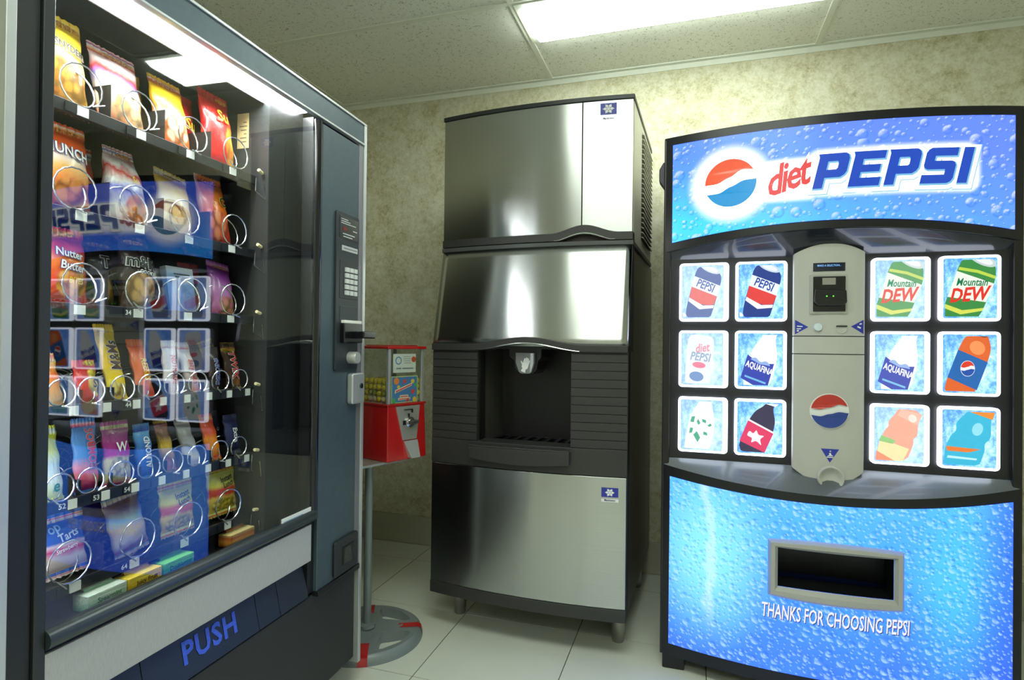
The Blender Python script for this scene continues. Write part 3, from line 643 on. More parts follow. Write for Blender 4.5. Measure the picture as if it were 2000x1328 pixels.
# drip tray
dt = MB(); bowblock(dt, .176, .552, 20, lambda x: ib(x)-.034, lambda x: .676-.012*math.sin(PI*(x-.176)/.376), .719, .0); bowblock(dt, .176, .552, 12, lambda x: ib(x)-.034, .719, .726, lambda x: ib(x)-.026)
dto = dt.build('drip_tray', ICEB, im, True, .002)
for i in range(9):
    x = .2+.041*i; B(x, x+.016, -.045, .24, .712, .7225).build('grate_bar', GLOSSB, dto, False, .001)
for y in (.02, .12, .22): B(.198, .546, y, y+.01, .71, .7215).build('grate_bar', GLOSSB, dto, False, .001)
# ice maker head
HB = .70
hd_ = MB().box(.002, IW-.01, .115, HB, 1.468, 1.975); hd_.build('head_cabinet', mat('dark_inside', (14, 14, 14), .6), im, False)
q = MB().box(.0, .004, .10, HB, 1.47, 1.975).build('head_side', SIDE, im, False)
CREAM = mat('pale_side_steel', (206, 204, 188), .4, .1)
sdo = MB().box(IW-.006, IW, .10, .335, 1.47, 1.975).box(IW-.006, IW, .335, HB, 1.945, 1.975).box(IW-.006, IW, .335, HB, 1.47, 1.515).box(IW-.006, IW, .685, HB, 1.515, 1.945).build('louvred_side', CREAM, im, False)
for k in range(22):
    z = 1.519+k*.0195; q = MB()
    P_ = [(IW-.012, z+.011), (IW-.011, z+.0125), (IW+.009, z+.0045), (IW+.009, z+.0005), (IW+.007, z+.0015)]
    q.v = [(x, .337, zz) for x, zz in P_]+[(x, .683, zz) for x, zz in P_]; q.f = [(0, 1, 2, 3, 4), (9, 8, 7, 6, 5)]+[(i, i+5, (i+1) % 5+5, (i+1) % 5) for i in range(5)]; q.mi = [0]*7
    q.build('louvre', CREAM, sdo, False)
a2 = lambda x: .0 if abs(x-.572) > .125 else .028*math.cos(PI*(x-.572)/.25)**2
for x0, x1, nm in ((.001, .5615, 'head_panel'), (.5645, IW-.001, 'head_panel')):
    q = MB(); bowblock(q, x0, x1, 22, lambda x: ih(x)-.002, lambda x: 1.497+a2(x), 1.972, lambda x: ih(x)+.03); hp_ = q.build(nm, STEEL, im, True, .001)
q = MB(); bowblock(q, -.002, IW+.002, 44, lambda x: ih(x)-.006, lambda x: 1.470+max(0, a2(x)-.006), lambda x: 1.499+a2(x), .12); q.build('head_trim', ICEB, im, True, .002)
bowblock(MB(), 0, 1, 1, 0, 0, 1, 1)
q = MB(); bowblock(q, .462, .684, 20, lambda x: ih(x)+.012, 1.468, lambda x: 1.474+a2(x)*.8, .1); q.build('grip_recess', mat('grip_brown', (40, 26, 22), .6), im)
MB().tube([(.462+.222*i/24, ih(.462+.222*i/24)-.008, 1.4725+max(0, a2(.462+.222*i/24)-.004)) for i in range(25)], [.001+.0022*math.sin(PI*i/24) for i in range(25)], 8).build('grip_strip', CHROME, im)
q = MB(); bowblock(q, -.004, IW+.004, 20, lambda x: ih(x)-.006, 1.973, 1.990, HB+.004); q.build('head_lid', mat('lid_black', (40, 42, 43), .35), im, True, .003)
LBLUE = mat('badge_blue', (48, 56, 160), .4); LWH = mat('badge_white', (238, 240, 240), .45)
def badge(parent, x0, x1, z0, z1, yfn, lab):
    mb = MB(); f0 = lambda o: (lambda u, v: (u, yfn(u)-o, v)); cx, cz, r = (x0+x1)/2, (z0+z1)/2, (z1-z0)*.46
    mb.flat([[(x0, z0), (x1, z0), (x1, z1), (x0, z1)]], f0(.0012), 0)
    for k in range(6):
        a = PI/3*k; ca, sa = math.cos(a), math.sin(a)
        mb.flat([[(cx+(u*ca-v*sa)*r*1.1, cz+(u*sa+v*ca)*r) for u, v in ((0, .06), (.30, .10), (.48, .26), (.74, .24), (.80, .10), (1.05, 0), (.80, -.10), (.74, -.24), (.48, -.26), (.30, -.10), (0, -.06))]], f0(.0018), 1)
    zb = z0-(z1-z0)*.33
    if lab: mb.flat([[(x0, zb-.006), (x1+.001, zb-.006), (x1+.001, zb+.005), (x0, zb+.005)]], f0(.0012), 1)
    mb.text('Manitowoc', lambda u, v: f0(.0018)(cx+u, zb+v), .0105, 2, .1, .02, .8)
    mb.build('badge', [LBLUE, LWH, mat('badge_ink', (40, 44, 90), .5)], parent, False)
badge(hp_, .626, .684, 1.921, 1.962, lambda x: ih(x)-.002, False)
badge(lp_, .658, .715, .571, .603, lambda x: ib(x)-.003, True)

# ------------------------------------------------------------------ gumball machines on a stand
GX, GY = -1.14, 1.886; GA = math.radians(68.7)
st = tag(empty('gumball_stand', (GX, GY, 0), GA), 'grey pedestal stand with round cut-out base and red stripes', 'stand')
GREYP = mat('stand_grey', (126, 136, 138), .4, coat=.2); RED = mat('gloss_red', (184, 30, 30), .22, coat=.6, var=.03)
bs = MB(); outer = circ(0, 0, .186, 60)
holes = []; off = math.radians(27)-GA
for k in range(4):
    a = off+PI/4+k*PI/2; pts = []
    for r, w_ in ((.082, .10), (.10, .26), (.14, .50), (.163, .50), (.168, .40)): pts.append((r, w_))
    L = [(r*math.cos(a-w_), r*math.sin(a-w_)) for r, w_ in pts]+[(.170*math.cos(a), .170*math.sin(a))]+[(r*math.cos(a+w_), r*math.sin(a+w_)) for r, w_ in pts[::-1]]+[(.078*math.cos(a), .078*math.sin(a))]
    holes.append(L)
dome = lambda x, y: .034+.014*max(0, 1-math.hypot(x, y)/.12)
bs.flat([outer]+holes, lambda x, y: (x, y, dome(x, y)))
ring_ = [(.186, .034), (.197, .027), (.202, .012), (.203, 0)]
bs.surf(lambda u, v: (lambda r, z: (r*math.cos(2*PI*u), r*math.sin(2*PI*u), z))(*ring_[round(v*3)]), 60, 3, closed_u=True)
for L in holes:
    n = len(L); k = len(bs.v); bs.v += [(x, y, dome(x, y)) for x, y in L]+[(x*.98, y*.98, .0) for x, y in L]
    for i in range(n): bs.f.append((k+i, k+(i+1) % n, k+n+(i+1) % n, k+n+i)); bs.mi.append(0)
bso = bs.build('base', GREYP, st, True, sharp=50)
TAPE = mat('red_tape', (196, 30, 34), .25, coat=.5, var=.25, vs=60)
for k in range(4):
    a = off+k*PI/2; ca, sa = math.cos(a), math.sin(a); q = MB(); hw = .017
    prof = [(.115, dome(.115, 0)+.0015), (.186, .0355), (.1985, .028), (.2038, .012), (.2045, .001)]
    q.surf(lambda u, v: (lambda rz, s_: (rz[0]*ca-s_*sa, rz[0]*sa+s_*ca, rz[1]))(prof[round(v*4)], (u*2-1)*hw), 4, 4); q.build('red_stripe', TAPE, bso)
MB().tube([(0, 0, .03), (0, 0, .645)], .0145, 20).build('pole', GREYP, st)
MB().lathe([(.03, .040), (.028, .05), (.018, .054), (.0146, .056)], n=24).build('collar', GREYP, st)
B(-.275, .115, -.075, .075, .647, .656).build('plate', mat('plate_grey', (168, 170, 160), .4, .4), st, False, .002)
MB().lathe([(.012, .60), (.012, .63), (.02, .632), (.02, .647)], n=16).build('plate_bracket', CHROME, st)
t = NT('clear_glass'); tr = t.n('BsdfTransparent'); gl = t.n('BsdfGlossy'); gl.inputs['Roughness'].default_value = .02
ge = t.n('NewGeometry'); dp = t.n('VectorMath', operation='DOT_PRODUCT', i0=ge.outputs['Normal'], i1=ge.outputs['Incoming'])
fk = t.math('MULTIPLY_ADD', t.math('POWER', t.math('SUBTRACT', 1, t.math('ABSOLUTE', dp.outputs['Value']), clamp=True), 5), .94, .06)
mx = t.n('MixShader'); t.t.links.new(fk, mx.inputs[0]); t.t.links.new(tr.outputs[0], mx.inputs[1]); t.t.links.new(gl.outputs[0], mx.inputs[2]); t.t.links.new(mx.outputs[0], t.out.inputs['Surface'])
tr.inputs[0].default_value = (.93, .95, .94, 1); GLASS = t.m
def gumball_machine():
    r = empty('gumball_machine', (0, 0, 0)); wd, d = .18, .18
    # x 0..wd, y 0..d (front at y=0), z from 0
    def fr_(z): k = .006*(1-z/.205); return k
    bd = MB(); A = [(-.006, -.006), (wd+.006, -.006), (wd+.006, d+.006), (-.006, d+.006)]; Bq = [(.0, .0), (wd, .0), (wd, d), (.0, d)]
    bd.v = [(x, y, 0) for x, y in A]+[(x, y, .205) for x, y in Bq]; bd.f = [(3, 2, 1, 0), (4, 5, 6, 7)]+[(i, (i+1) % 4, (i+1) % 4+4, i+4) for i in range(4)]; bd.mi = [0]*6
    bd.build('body', RED, r, False, .004)
    B(-.004, wd+.004, -.004, d+.004, .203, .211).build('rim', RED, r, False, .002)
    B(-.004, wd+.004, -.004, d+.004, .413, .424).build('lid', RED, r, False, .003)
    B(.02, wd-.02, .02, d-.02, .424, .428).build('lid_top', RED, r, False, .002)
    for x in (.003, wd-.015):
        for y in (.003, d-.015): B(x, x+.012, y, y+.012, .211, .413).build('corner_post', SILVER, r, False, .001)
    for a in ((.012, wd-.012, .006, .008), (.012, wd-.012, d-.008, d-.006), (.006, .008, .012, d-.012), (wd-.008, wd-.006, .012, d-.012)): B(*a, .211, .413).build('glass_pane', GLASS, r, False)
    lean = lambda z: -.006*(1-z/.205)
    fp = MB(); L = [(.036, .200), (.152, .200), (.134, .074), (.068, .074)]
    fp.v = [(x, lean(z)-.005, z) for x, z in L]+[(x, lean(z)+.002, z) for x, z in L]; fp.f = [(0, 3, 2, 1), (4, 5, 6, 7)]+[(i, (i+1) % 4, (i+1) % 4+4, i+4) for i in range(4)]; fp.mi = [0]*6
    fpo = fp.build('front_plate', mat('plate_silver', (190, 190, 184), .35, .6), r, False, .001)
    MB().lathe([(.02, 0), (.02, -.006), (.012, -.008), (.012, -.014)], n=20, axis='y', o=(.098, -.007, .140)).build('coin_dial', CHROME, fpo)
    B(.070, .128, -.030, -.018, .134, .147).build('dial_handle', CHROME, fpo, False, .003)
    B(.066, .082, -.0115, -.006, .131, .147).build('coin_slot', BLACK, fpo, False); B(.118, .130, -.0115, -.006, .132, .146).build('coin_slot', BLACK, fpo, False)
    MB().box(.072, .112, -.0112, -.005, .186, .1885).box(.108, .112, -.0112, -.005, .174, .188).box(.091, .096, -.0112, -.005, .160, .172).build('price_mark', BLACK, fpo, False)
    ch = MB(); L = [(.072, .070), (.138, .070), (.137, .006), (.094, .006)]
    ch.v = [(x, lean(z)-(.006 if z > .05 else .022), z) for x, z in L]+[(x, lean(z)+.0, z) for x, z in L]; ch.f = [(0, 3, 2, 1), (4, 5, 6, 7)]+[(i, (i+1) % 4, (i+1) % 4+4, i+4) for i in range(4)]; ch.mi = [0]*6
    ch.build('chute_flap', mat('flap_silver', (206, 210, 212), .3, .5), r, False, .001)
    # cards behind the front glass
    c1 = B(.030, .140, .009, .010, .325, .395).build('white_card', WHITE, r, False)
    q = MB(); pf = lambda u, v: (u, .0086, v)
    q.flat([circ(.055, .370, .015, 20), circ(.055, .370, .011, 20)], pf, 0)
    for k, (a, b) in enumerate(((.078, .112), (.078, .116), (.080, .114), (.082, .118))): q.flat([[(a, .3835-k*.008), (b, .3835-k*.008), (b, .3855-k*.008), (a, .3855-k*.008)]], pf, 1)
    for a, b in ((.045, .068), (.074, .128)): q.flat([[(a, .338), (b, .338), (b, .343), (a, .343)]], pf, 1)
    q.flat([circ(.129, .374, .011, 20)], pf, 2)
    q.build('card_print', [mat('ink_blue', (90, 150, 190), .6), mat('ink_grey', (150, 156, 156), .6), mat('ink_orange', (226, 92, 50), .6)], c1, False)
    c2 = B(.022, .150, .0085, .0095, .212, .312).build('colour_card', mat('card_edge', (214, 226, 160), .5), r, False)
    q = MB(); q.flat([[(.0255, .2155), (.1465, .2155), (.1465, .3085), (.0255, .3085)]], lambda u, v: (u, .0082, v), 0); pf = lambda u, v: (u, .0078, v); pg = lambda u, v: (u, .0074, v)
    for x, z, rr, k in ((.046, .294, .013, 1), (.085, .292, .008, 2), (.125, .291, .009, 3), (.056, .272, .007, 3), (.126, .252, .009, 2), (.034, .222, .010, 4), (.140, .276, .008, 4), (.135, .222, .010, 3), (.100, .220, .006, 2)): q.flat([circ(x, z, rr, 14)], pf, k)
    q.flat([[(.038, .248), (.120, .274), (.122, .286), (.040, .261)]], pf, 5); q.flat([[(.042, .251), (.118, .276), (.119, .282), (.043, .258)]], pg, 6)
    for a, b, z in ((.062, .104, .236), (.054, .114, .226)): q.flat([rrect(a, b, z-.004, z+.005, .003)], pf, 5); q.flat([rrect(a+.003, b-.003, z-.002, z+.002, .0015)], pg, 6)
    q.build('card_print', [mat('card_blue', (86, 142, 204), .5), mat('card_orange', (236, 140, 60), .5), mat('card_red', (216, 70, 70), .5), mat('card_yellow', (236, 206, 80), .5), mat('card_green', (70, 176, 110), .5), mat('card_cream', (244, 232, 190), .5), mat('card_pink', (226, 96, 100), .5)], c2, False)
    return r
g1 = gumball_machine(); g1.matrix_world = Matrix.Translation((GX, GY, .656)) @ Matrix.Rotation(GA, 4, 'Z') @ Matrix.Translation((.010, -.09, 0))
tag(g1, 'red gumball machine with glass box, on the stand beside the snack machine', 'gumball machine')
g2 = copy_tree(g1); g2.matrix_world = Matrix.Translation((GX, GY, .656)) @ Matrix.Rotation(GA, 4, 'Z') @ Matrix.Translation((-.270, -.06, 0))
tag(g2, 'red gumball machine nearly hidden behind the snack machine\'s edge', 'gumball machine')
gm = MB().surf(lambda u, v: (.0115*math.sin(PI*v)*math.cos(2*PI*u), .0115*math.sin(PI*v)*math.sin(2*PI*u), -.0115*math.cos(PI*v)), 12, 8, closed_u=True)
GC = [mat('gum_yellow', (226, 204, 62), .3), mat('gum_pale', (206, 198, 150), .3), mat('gum_green', (150, 160, 70), .3)]
gms = [gm.mesh('gumball', c) for c in GC]
for q in range(6):
    for p in range(6):
        for l in range(4):
            if not (q == 0 or p == 0 or l == 3): continue
            x = .0225+p*.0268+random.uniform(-.001, .001)+(.002 if l % 2 else 0); y = .0235+q*.0262+random.uniform(-.001, .001); z = .2235+l*.0225+random.uniform(0, .0008)
            o = bpy.data.objects.new('gumball', gms[0 if l > 1 and random.random() < .8 else random.choice((0, 1, 1, 2))]); COL.objects.link(o)
            o.matrix_world = g1.matrix_world @ Matrix.Translation((x, y, z)); tag(o, 'small yellowish gumball inside the glass box of the front gumball machine', 'gumball', 'gumballs in the glass box')
# ------------------------------------------------------------------ snack vending machine
SA = math.atan2(1, -.029); SLOC = Vector((-.9997, 1.61, 0))
SM = Matrix.Translation(SLOC) @ Matrix.Rotation(SA, 4, 'Z')
sm = tag(empty('snack_vending_machine', SLOC, SA), 'tall dark snack vending machine with glass front and blue-grey trim panels', 'vending machine')
t = NT('blue_grey_laminate'); nz = t.noise(t.coord(), 500, 2); n2 = t.noise(t.coord(), 40, 3)
t.P('Base Color', t.mix(n2, lin((64, 80, 88)), lin((78, 94, 102)))); t.P('Roughness', .42); t.P('Metallic', .25); t.bump(nz, .25); BGREY = t.m
t = NT('grey_fabric_laminate'); mp = t.n('Mapping', i0=t.coord()); mp.inputs['Scale'].default_value = (600, 600, 60); nz = t.noise(mp.outputs[0], 1, 3)
t.P('Base Color', t.mix(nz, lin((150, 152, 154)), lin((186, 187, 188)))); t.P('Roughness', .55); LGREY = t.m
SBLK = mat('door_black', (20, 22, 24), .4, bump=.12, bs=700); KICK = mat('kick_black', (34, 35, 36), .55, bump=.25, bs=500)
INT = mat('inner_black', (13, 13, 14), .45); INTG = mat('inner_grey', (58, 61, 61), .4, .3); RAILM = mat('rail_dark', (60, 68, 72), .3, .4)
WL = -1.03
c = MB().box(WL+.004, -.004, .83, .85, .083, 1.78).box(WL+.004, WL+.03, .03, .83, .083, 1.78).box(-.03, -.004, .03, .83, .083, 1.78).box(WL+.03, -.03, .03, .83, 1.762, 1.78).box(WL+.03, -.03, .03, .83, .083, .11)
c.build('cabinet', SBLK, sm, False)
for x in (WL+.06, -.16):
    for y in (.1, .75): MB().lathe([(.0, 0), (.024, 0), (.024, .012), (.012, .016), (.012, .085)], (x, y), 16).build('foot', BLACK, sm)
# door
B(WL+.016, -.016, 0, .03, 1.722, 1.781).build('header_band', BGREY, sm, False, .002)
for a in ((WL, 0, -.004, .03, 1.780, 1.787), (WL+.016, -.016, -.006, .01, 1.7145, 1.7205), (WL, WL+.015, -.004, .03, .083, 1.780), (-.015, 0, -.004, .03, .083, 1.780)): B(*a).build('silver_trim', SILVER, sm, False, .0015)
B(-.041, -.015, .0, .03, .39, 1.714).build('inner_trim', mat('lilac_grey', (128, 126, 132), .4, .4), sm, False)
B(WL+.015, -.975, .006, .04, .10, 1.7145).build('door_stile', SBLK, sm, False, .002)
B(-.975, -.957, .0, .045, .10, 1.7145).build('glass_frame', mat('frame_edge', (34, 38, 40), .35), sm, False, .002)
MB().tube([(-.247, .008, .60), (-.247, .008, 1.708)], .0135, 14).build('door_post', GLOSSB, sm); B(-.262, -.234, .012, .045, .395, 1.714).build('post_core', BLACK, sm, False)
col = B(-.234, -.041, .0, .03, .395, 1.706).build('control_column', BGREY, sm, False, .003)
B(-.234, -.015, -.006, .03, .381, .397).build('column_lip', BLACK, sm, False, .002)
MB().tube([(-.957, .004, .614), (-.25, .004, .614)], .016, 12).build('glass_rail', RAILM, sm); B(-.957, -.262, .006, .05, .592, .612).build('rail_core', BLACK, sm, False)
B(-.957, -.262, .0, .02, .492, .592).build('grey_panel', LGREY, sm, False, .001)
# delivery flap in four boards
seams = [-.957, -.766, -.455, -.377, -.262]; fy = lambda z: .006+.022*(z-.392)/.098
fa = empty('delivery_flap', (0, 0, 0)); fa.parent = sm
for x0, x1 in zip(seams[:-1], seams[1:]):
    q = MB(); xa, xb = x0+.0008, x1-.0008; q.v = [(xa, fy(.392), .392), (xb, fy(.392), .392), (xb, fy(.490), .490), (xa, fy(.490), .490)]+[(xa, .045, .392), (xb, .045, .392), (xb, .045, .490), (xa, .045, .490)]
    q.f = [(0, 1, 2, 3), (7, 6, 5, 4)]+[(i+4, (i+1) % 4+4, (i+1) % 4, i) for i in range(4)]; q.mi = [0]*6
    q.build('flap_board', mat('flap_blue_black', (30, 38, 50), .4), fa, False, .001)
g = MB().text('PUSH', lambda u, v: (-.598+u, fy(.4415+v)-.0012, .4415+v), .062, 0, 0, .030, .98, spacing=1.1)
g.build('lettering', mat('push_blue', (62, 92, 214), .4, var=.35, vs=160), fa, False)
B(WL+.015, -.015, .012, .035, .10, .386).build('kick_panel', KICK, sm, False, .003)
gp = B(-.957, -.262, .0038, .0048, .60, 1.716).build('glass_pane', GLASS, sm, False)
# control cluster
cc = MB().prism(rrect(-.170, -.046, 1.008, 1.478, .008), -.007, .004).build('control_plate', mat('control_dark', (40, 47, 52), .4), sm, True, .002)
dw = B(-.156, -.054, -.0082, 0, 1.400, 1.466).build('display_window', mat('window_black', (16, 18, 20), .15, coat=.5), cc, False, .001)
q = MB(); pf = lambda u, v: (u, -.0088, v)
for k, (a, b) in enumerate(((-.150, -.112), (-.150, -.100), (-.150, -.068))): q.flat([[(a, 1.456-k*.006), (b, 1.456-k*.006), (b, 1.4585-k*.006), (a, 1.4585-k*.006)]], pf)
for a, b, z in ((-.085, -.062, 1.428), (-.140, -.075, 1.413), (-.138, -.088, 1.405)): q.flat([[(a, z), (b, z), (b, z+.0028), (a, z+.0028)]], pf)
q.build('display_print', mat('print_pale', (190, 196, 196), .5), dw, False)
MB().flat([rrect(-.138, -.118, 1.425, 1.435, .002)], lambda u, v: (u, -.0088, v)).build('display_digits', emat((120, 26, 24), .6), dw, False)
B(-.142, -.056, -.0085, 0, 1.364, 1.380).build('maker_badge', mat('badge_silver', (196, 198, 198), .4, .3), cc, False, .001)
MB().flat([[(-.135, 1.370), (-.062, 1.370), (-.062, 1.374), (-.135, 1.374)]], lambda u, v: (u, -.009, v)).build('badge_print', mat('badge_grey', (130, 134, 136), .5), cc, False)
B(-.152, -.054, -.0082, 0, 1.222, 1.336).build('keypad_plate', mat('keypad_dark', (34, 40, 44), .4), cc, False, .001)
km = B(-.0085, .0085, -.006, 0, -.0065, .0065).mesh('key', mat('key_pale', (206, 210, 208), .45), False)
for i in range(3):
    for j in range(5):
        o = bpy.data.objects.new('key', km); COL.objects.link(o); o.parent = cc; o.location = (-.118+i*.023, -.0078, 1.309-j*.0172)
B(-.150, -.052, -.0082, 0, 1.150, 1.200).build('bill_cover', mat('cover_dark', (46, 52, 56), .45), cc, False, .001)
B(-.142, -.046, -.020, 0, 1.148, 1.158).build('bill_label', WHITE, cc, False, .001)
MB().prism(rrect(-.146, -.042, 1.090, 1.150, .006), -.022, 0).build('bill_box', GLOSSB, cc, True, .003)
B(-.100, -.030, -.060, -.020, 1.104, 1.126).build('bill_mouth', GLOSSB, cc, False, .004)
MB().lathe([(.0, -.030), (.016, -.030), (.018, -.027), (.018, 0)][::-1], n=20, axis='y', o=(-.092, -.006, 1.046)).build('coin_knob', mat('knob_pale', (176, 178, 176), .35, .3), cc)
lk = MB().prism(rrect(-.094, -.022, .904, .998, .010), -.020, .0).build('door_lock', SILVER, sm, True, .005)
MB().lathe([(.008, .002), (.008, -.003), (.004, -.004)], n=16, axis='y', o=(-.046, -.021, .958)).build('key_cylinder', mat('cylinder_dark', (70, 74, 80), .3, .8), lk)
ht = MB().prism(rrect(-.160, -.032, .402, .508, .010), -.010, .0).build('coin_return', mat('hatch_dark', (34, 38, 42), .4), sm, True, .004)
B(-.122, -.060, -.0115, 0, .428, .482).build('return_opening', mat('opening_black', (5, 5, 6), .3), ht, False)
q = MB().poly([(-.118, -.0122, .43), (-.066, -.0122, .43), (-.080, -.0118, .478), (-.112, -.0118, .478)]).build('return_flap', GLOSSB, ht, False)
stk = B(-.386, -.264, .0005, .003, .620, .640).build('glass_sticker', mat('sticker_white', (226, 230, 228), .5), sm, False)
MB().flat([[(-.38, .627), (-.30, .627), (-.30, .632), (-.38, .632)]], lambda u, v: (u, .0, v)).build('sticker_print', mat('sticker_blue', (140, 170, 196), .5), stk, False)
# inside
SWX = -.400
B(SWX, SWX+.004, .045, .80, .60, 1.76).build('inner_wall', INTG, sm, False); B(-.99, -.986, .045, .80, .60, 1.76).build('inner_wall', INTG, sm, False)
B(SWX+.004, -.262, .045, .050, .60, 1.76).build('bulkhead', mat('bulkhead_black', (14, 15, 16), .35), sm, False)
B(-.986, SWX, .70, .705, .56, 1.76).build('inner_back', INT, sm, False); B(-.986, SWX, .03, .70, 1.745, 1.75).build('inner_roof', mat('roof_metal', (120, 122, 120), .22, .8), sm, False)
lamp = B(-.95, -.27, .018, .060, 1.7215, 1.744).build('lamp_tube_cover', mat('tube_cover', (250, 252, 255), .4, emit=SNACK_LAMP), sm, False, .006)
MB().tube([(-.972, .062, .66), (-.972, .062, 1.69)], .008, 10).build('added_side_lamp', mat('added_side_glow', (250, 252, 255), .4, emit=SNACK_LAMP*.2), sm)  # unseen tube added behind the stile to brighten the lower snacks
B(-.955, -.265, .060, .064, 1.700, 1.745).build('lamp_reflector', SILVER, sm, False)
note = B(SWX-.0012, SWX-.0002, .106, .141, 1.590, 1.680).build('paper_note', mat('note_cream', (228, 206, 146), .7), sm, False)
q = MB()
for k, (a, b) in enumerate(((.112, .122), (.110, .134), (.112, .130), (.112, .120), (.112, .132), (.112, .126))): q.poly([(SWX-.0016, a, 1.655-k*.010), (SWX-.0016, b, 1.655-k*.010), (SWX-.0016, b, 1.658-k*.010), (SWX-.0016, a, 1.658-k*.010)])
q.build('note_print', mat('note_ink', (120, 108, 84), .7), note, False)
ROWZ = [1.512, 1.324, 1.155, .974, .808, .658, .600]
BIGX = [-.880, -.762, -.640, -.513]; SMALLX = [-.883+.0622*k for k in range(8)]
TAGM = mat('tag_white', (232, 234, 228), .5); DIV = mat('divider_dark', (52, 53, 54), .45, .3)
NUM = {(3, 2): '44', (4, 0): '52', (4, 1): '53', (4, 2): '54', (5, 1): '64', (2, 1): '34'}
for ri, z in enumerate(ROWZ):
    yo = -.028 if ri == 6 else 0
    tr = B(-.985, SWX-.002, .086+yo, .62, z-.010, z-.004).build('tray', INT, sm, False)
    B(-.985, SWX-.002, .079+yo, .087+yo, z-.020, z+.002).build('tray_rail', BLACK, tr, False, .001)
    small = ri in (3, 4); xs_ = SMALLX if small else BIGX; dv = .031 if small else .062
    for ci, x in enumerate(xs_):
        a = x+(.002 if small else .0); wt = .014 if small else .018
        B(a-.004, a-.004+wt, .0772+yo, .0792+yo, z-.017, z-.002).build('number_tag', BLACK, tr, False)
        B(a-.004+wt+.004, a-.004+wt+.004+wt*1.1, .0765+yo, .0792+yo, z-.018, z-.001).build('price_tag', TAGM, tr, False)
        if (ri, ci) in NUM: MB().text(NUM[(ri, ci)], lambda u, v: (a-.004+wt/2+u, .0766, z-.0095+v), .013, 0, 0, .02).build('tag_number', TAGM, tr, False)
        if ri < 6:
            h_ = (.070 if ri < 3 else .045) if not small else .026
            if ci: B(x-dv*.42-.0008, x-dv*.42+.0008, .092, .60, z-.004, z+h_).build('divider', DIV, tr, False)
    if ri < 6:
        MB().tube([(SWX-.004, .060, z+.008), (SWX-.020, .058, z+.012)], .0042, 8).build('cream_peg', mat('peg_cream', (222, 210, 160), .5), tr)
        MB().tube([(SWX-.008, .075, z-.004), (SWX-.016, .070, z-.040), (SWX-.002, .052, z-.058), (SWX-.003, .056, z-.020)], .0012, 6).build('wire_clip', CHROME, tr)
WIRE = mat('coil_wire', (200, 202, 200), .25, .9)
def coil_mesh(r):
    P_ = []
    for i in range(16*7+1):
        a = 2*PI*i/16; y = .074+(.010*min(1, a/(2*PI)))+max(0, a-2*PI)/(2*PI)*.075
        P_.append((r*math.sin(a), y, -r*math.cos(a)))
    P_ = [(.6*r, .071, -1.05*r)]+P_
    return MB().tube(P_, .0016, 6).mesh('spiral_coil', WIRE)
CB, CS = coil_mesh(.037), coil_mesh(.0235)
COILS = [(0, -.855, CB), (0, -.737, CB), (0, -.604, CB), (0, -.474, CB), (1, -.862, CB), (1, -.739, CB), (1, -.622, CB), (1, -.475, CB), (2, -.845, CB), (2, -.722, CB), (2, -.600, CB), (2, -.4765, CB), (5, -.860, CB), (5, -.7246, CB), (5, -.600, CB), (5, -.480, CB)]
for ri in (3, 4):
    for x in (-.880, -.826, -.764, -.7035, -.644, -.581, -.512, -.449): COILS.append((ri, x, CS))
for ri, x, me in COILS:
    o = bpy.data.objects.new('spiral_coil', me); COL.objects.link(o); o.parent = sm; o.location = (x, 0, ROWZ[ri]+(.038 if me is CB else .0245)); o.rotation_euler = (0, random.choice((-.5, .2, .8)), 0)

# ------------------------------------------------------------------ snacks behind the glass
def foil(name, stops, food=None, swirl=.06, rough=.26, side=None):
    """printed wrapper: colours by height, optional picture patch of food, optional side colour"""
    t = NT(name); g = t.coord('Generated'); s = t.sep(g); nz = t.noise(g, 3.5, 3)
    v = t.math('ADD', s[2], t.math('MULTIPLY', t.math('SUBTRACT', nz, .5), swirl*3))
    v = t.math('ADD', v, t.math('MULTIPLY', t.math('SUBTRACT', s[0], .5), swirl))
    c = t.ramp(v, [(p, lin(q)) for p, q in stops], 'LINEAR')
    if side: c = t.mix(t.math('SUBTRACT', 1, smooth(t, t.math('ADD', s[0], t.math('MULTIPLY', nz, .12)), side[1]-.05, side[1]+.08)), c, lin(side[0]))
    if food:
        (c1, c2, cx, cz, rx, rz, sc) = food
        vo = t.n('TexVoronoi', i0=g); vo.inputs['Scale'].default_value = sc; fc = t.mix(t.sep(vo.outputs['Color'])[0], lin(c1), lin(c2))
        fc = t.mix(smooth(t, vo.outputs['Distance'], .3, .75), fc, tuple(x*.35 for x in lin(c1)))
        m_ = t.math('SUBTRACT', 1, smooth(t, t.math('ADD', blob(t, s[0], s[2], cx, cz, rx, rz), t.math('MULTIPLY', t.math('SUBTRACT', nz, .5), .7)), .8, 1.05))
        c = t.mix(m_, c, fc)
    t.P('Base Color', c); t.P('Roughness', rough); t.P('Coat Weight', .3); t.bump(t.noise(g, 6, 3), .5, .004); return t.m
